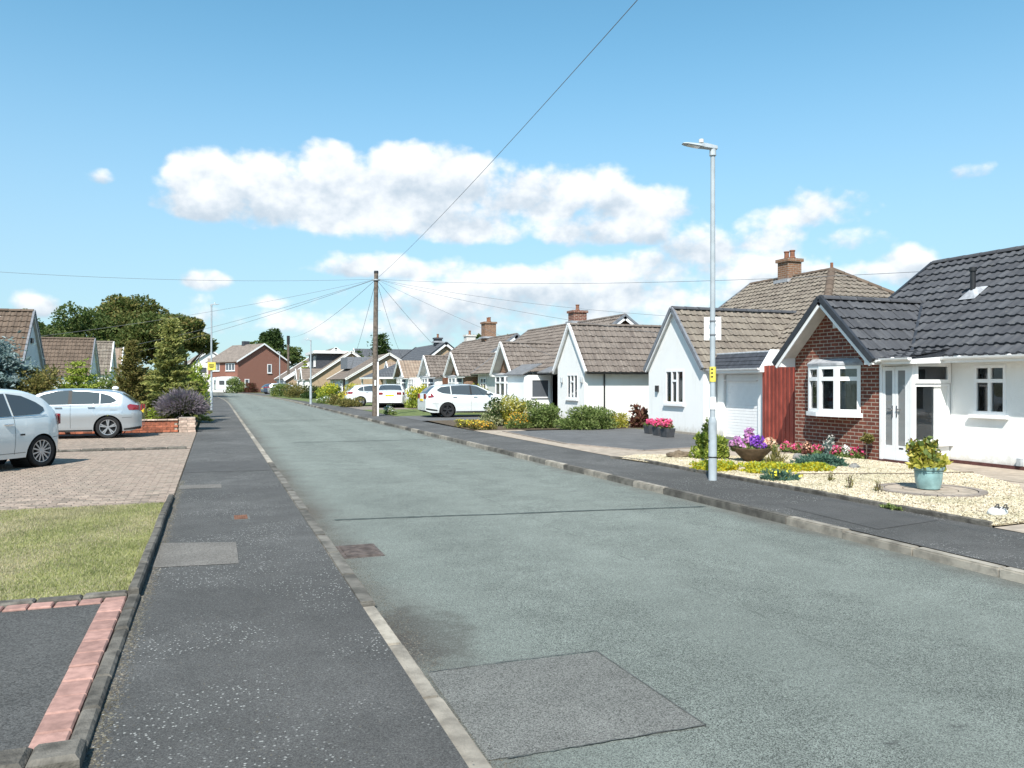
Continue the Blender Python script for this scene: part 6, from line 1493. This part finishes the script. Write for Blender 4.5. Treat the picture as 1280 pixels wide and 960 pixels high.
tt, cc = make_car(HATCH, 'hatchback', 'silver five door hatchback on the block paved drive by the brick wall', (-1.98, 26.15, .06), math.pi, 'car_silver', 'five')
MB().blob((.75, 0, 1.42), (.09, .03, .06), 2, .05, 12, 8).build('roof_aerial', 'car_white', tt, True)
make_car(ESTATE, 'estate_car', 'white estate car parked on the drive behind the garden shrubs', (8.72, 35.1, .10), 0.0, 'car_pearl', 'dark')
make_car(SALOON, 'saloon_car', 'white saloon seen from behind beside the telegraph pole', (9.95, 48.0, .10), rad(76), 'car_white', 'multi')
make_car(HATCH, 'hatchback', 'white hatchback with dark windows left of the saloon', (8.1, 53.3, .10), 0.0, 'car_white', 'multi')
make_car(HATCH, 'hatchback', 'dark blue hatchback on the far drive', (6.0, 112, .10), rad(15), 'car_blue', 'multi')
make_car(ESTATE, 'estate_car', 'silver estate car on the far drive beside the dark blue hatchback', (6.2, 103.5, .10), rad(-5), 'car_silver', 'multi')

cv = thing('caravan', 'white touring caravan parked before the red brick house', 'caravan', (.2, 131, 0), rad(8), local=True)
P = [(0, .55), (.1, .45), (3.4, .45), (3.55, .6), (3.75, 1.3), (3.6, 2.1), (3.3, 2.45), (.35, 2.5), (.1, 2.3), (0, 1.5)]
MB().slab([V(a, 0, b) for a, b in P], V(0, 2.1, 0)).build('body', 'car_white', cv, bevel=.06)
for (a, b) in ((.5, 1.2), (1.5, 2.4), (2.7, 3.3)): window(cv, V(a, -.05, 1.35), US_, NS_, b - a, .55, (0, 1), [[]], frame='car_trim', glass='glass_dark', sill=None, fr=.04)
MB().box(-.05, 0, .4, 1.7, 1.4, 2.0).build('end_window', 'glass_dark', cv)
for y in (-.02, 1.95): w = link('wheel', WHEEL[list(WHEEL)[0]][0], cv); w.location = (1.7, y + .07, .3)
MB().tube([(3.4, 1.05, .5), (4.7, 1.05, .42)], .05, 6).build('drawbar', 'car_trim', cv); MB().tube([(4.5, 1.05, 0.03), (4.5, 1.05, .5)], .03, 6).build('jockey_wheel', 'car_trim', cv)

# ---------------------------------------------------------------- street furniture
def lamp_post(label, x, y, z, h, direction, base_h=.92, r0=.066, r1=.044, extra=None, head=.55):
    t = thing('street_lamp', label, 'street lamp', (x, y, z))
    MB().tube([(x, y, z - .05), (x, y, z + base_h)], r0, 16).build('base', 'lamp_paint', t, True)
    m = MB(); m.lathe([(r0, z + base_h), (r0 * .98, z + base_h + .02), (r1, z + base_h + .09)], (x, y, 0), 16); m.tube([(x, y, z + base_h + .05), (x, y, z + h)], [r1, r1 * .82], 14); m.build('column', 'lamp_paint', t, True)
    MB().lathe([(r0 + .004, z + .36), (r0 + .006, z + .365), (r0 + .006, z + .375), (r0 + .004, z + .38)], (x, y, 0), 16).build('door_band', 'black_plastic', t)
    MB().lbox(V(x, y, z), V(0, 1, 0), NW, -.008, .008, .62, .64, r0 - .002, r0 + .006).build('lock', 'black_plastic', t)
    d = V(*direction, 0).normalized(); s = d.cross(UP); top = V(x, y, z + h); zz = lambda k: UP * (k * .07)
    MB().tube([top - UP * .02, top + UP * .09], [.055, .05], 12).build('spigot', 'galv', t)
    b = top + UP * .08 - d * .07
    hd = MB(); q = lambda k, w, up: [b + d * k + s * w + UP * (k * .10 + up), b + d * k - s * w + UP * (k * .10 + up)]
    st = [(0, .045, 0, .055), (.12, .06, -.004, .065), (.22, .065, -.004, .07), (.28, .085, .0, .045), (head - .04, .08, .012, .035), (head + .02, .05, .016, .03)]
    ring = []
    for (k, w, lo, up) in st: l = q(k, w, lo); u_ = q(k, w * .8, up); ring.append([l[0], l[1], u_[1], u_[0]])
    V_ = [p for r in ring for p in r]; F = [(i * 4 + j, i * 4 + (j + 1) % 4, (i + 1) * 4 + (j + 1) % 4, (i + 1) * 4 + j) for i in range(len(st) - 1) for j in range(4)] + [(3, 2, 1, 0), tuple(len(V_) - 4 + j for j in range(4))]
    hd.add(V_, F); hd.build('lamp_head', 'lamp_paint', t, bevel=.008)
    MB().slab([*q(.30, .06, -.004)[::1], *q(head - .06, .058, .008)[::-1]], UP * -.006).build('diffuser', 'lamp_clear', t)
    MB().tube([b + d * .26 + UP * .10, b + d * .26 + UP * .155], .04, 12).build('photocell', 'upvc_grey', t, True)
    return t
L1 = lamp_post('tall grey street lamp standing at the edge of the gravel garden', 7.46, 10.86, .088, 5.2, (-1, .25))
MB().lathe([(.052, 1.66), (.053, 1.68), (.053, 1.90), (.052, 1.90)], (7.46, 10.86, 0), 14).build('yellow_sticker', 'yellow_sign', L1, True)
for zz in (1.74, 1.80, 1.86): MB().lbox(V(7.46, 10.86, zz), V(.72, -.69, 0), V(-.69, -.72, 0), -.016, .016, -.012, .012, .050, .055).build('sticker_mark', 'digit_black', L1)
MB().lathe([(.054, 1.22), (.0555, 1.22), (.0555, 1.42), (.054, 1.42)], (7.46, 10.86, 0), 14).build('white_sticker', 'white_paint', L1, True)
sp = MB(); sp.lbox(V(7.49, 10.91, 0), V(.72, -.69, 0), V(-.69, -.72, 0), -.135, .135, 2.33, 2.70, -.012, -.008); sp.build('sign_plate', 'white_paint', L1)
for zz in (2.40, 2.62): MB().lathe([(.048, zz), (.052, zz), (.052, zz + .02), (.048, zz + .02)], (7.46, 10.86, 0), 12).build('strap', 'barge_grey', L1)
L2 = lamp_post('far street lamp on the left pavement carrying a yellow sign', -.16, 49.6, .058, 6.0, (1, .2), 1.0, .08, .055, head=.5)
MB().box(-.37, .07, 49.5, 49.53, 2.36, 2.82).build('yellow_sign', 'yellow_sign', L2); m = MB()
for i, (a, b, zz) in enumerate(((-.30, -.02, 2.66), (-.32, 0.0, 2.58), (-.26, -.06, 2.50))): m.box(a, b, 49.49, 49.497, zz, zz + .035)
m.build('sign_text', 'digit_black', L2)
lamp_post('slim street lamp on the right verge before the dormer bungalow', 6.5, 59.0, .088, 4.5, (-1, 0), 1.2, .09, .055, head=.5)
lamp_post('farthest street lamp beside the distant parked cars', 7.0, 95.0, .088, 4.9, (-1, 0), 1.0, .09, .06, head=.5)
tp = thing('telegraph_pole', 'dark wooden telegraph pole on the right pavement carrying many wires', 'telegraph pole', (6.98, 37.0, .09))
MB().tube([(6.98, 37.0, 0), (7.0, 37.0, 3.3), (7.05, 37.05, 6.75)], [.135, .12, .095], 14).build('pole', 'wood_pole', tp, True)
MB().tube([(7.05, 37.05, 6.72), (7.05, 37.05, 6.83)], [.11, .10], 12).build('pole_cap', 'black_plastic', tp); MB().lathe([(.15, 6.38), (.17, 6.38), (.17, 6.44), (.15, 6.44), (.15, 6.38)], (7.05, 37.05, 0), 12).build('wire_ring', 'galv', tp)
MB().box(7.06, 7.13, 36.86, 36.92, .09, 2.6).build('cable_guard', 'white_paint', tp); MB().box(6.93, 7.0, 36.83, 36.88, 1.5, 1.75).build('sign_plate', 'white_paint', tp)
for i in range(8): zz = 2.9 + .42 * i; sd = 1 if i % 2 else -1; MB().tube([(7.0 + sd * .08, 37.0, zz), (7.0 + sd * .26, 37.0, zz)], .01, 5).build('step_iron', 'galv', tp)
tp2 = thing('telegraph_pole', 'distant telegraph pole among the far brown roofs', 'telegraph pole', (9.0, 107.5, .05))
MB().tube([(9.0, 107.5, 0), (9.0, 107.5, 7.6)], [.17, .13], 8).build('pole', 'wood_pole', tp2); MB().tube([(9.0, 107.5, 6.6), (9.0, 107.5, 7.7)], .2, 8).build('pole_cap', 'black_plastic', tp2)
def wire(label, a, b, sag, r=.009):
    a, b = V(*a), V(*b); pts = []
    for i in range(25): t = i / 24; pts.append(a.lerp(b, t) - UP * sag * 4 * t * (1 - t))
    o = MB().tube(pts, r * .72, 5).build('overhead_wire', 'wire'); return tag(o, label, 'wire', 'telephone wires')
T = (7.05, 37.05, 6.45)
for lab, b, sg, r in [('wire passing high over the road towards the viewer', (3.45, -13, 7.5), .55, .008), ('wire from the pole to the dark grey roof of the brick bungalow', (16.2, 14.75, 4.35), .25, .009), ('wire from the pole to the brown hipped roof with chimney', (16.3, 26.7, 4.2), .2, .009), ('wire from the pole to the steep white gable with geranium pots', (13.4, 22.2, 3.2), .2, .009), ('wire from the pole to the long roofed white gable', (14.2, 31.6, 2.6), .15, .009),
                     ('wire from the pole to the roof behind the white estate', (14.0, 47.0, 2.4), .15, .011), ('wire from the pole to the carport bungalow', (13.6, 60.4, 3.3), .3, .012), ('wire from the pole to the tan brick bungalow', (11.2, 73, 2.0), .4, .013), ('wire from the pole to the distant telegraph pole', (9.0, 107.5, 7.5), .7, .014),
                     ('upper wire crossing the road to the left bungalow chimney', (-11.5, 34.5, 5.9), .30, .009), ('lower wire crossing the road to the left bungalow gable', (-7.1, 39.0, 3.6), .2, .009), ('wire crossing the road to the second left bungalow', (-7.2, 54.5, 3.4), .3, .011), ('wire crossing the road to the olive roofed left bungalow', (-7.2, 64.5, 3.4), .3, .012)]:
    wire(lab, T, b, sg, r)
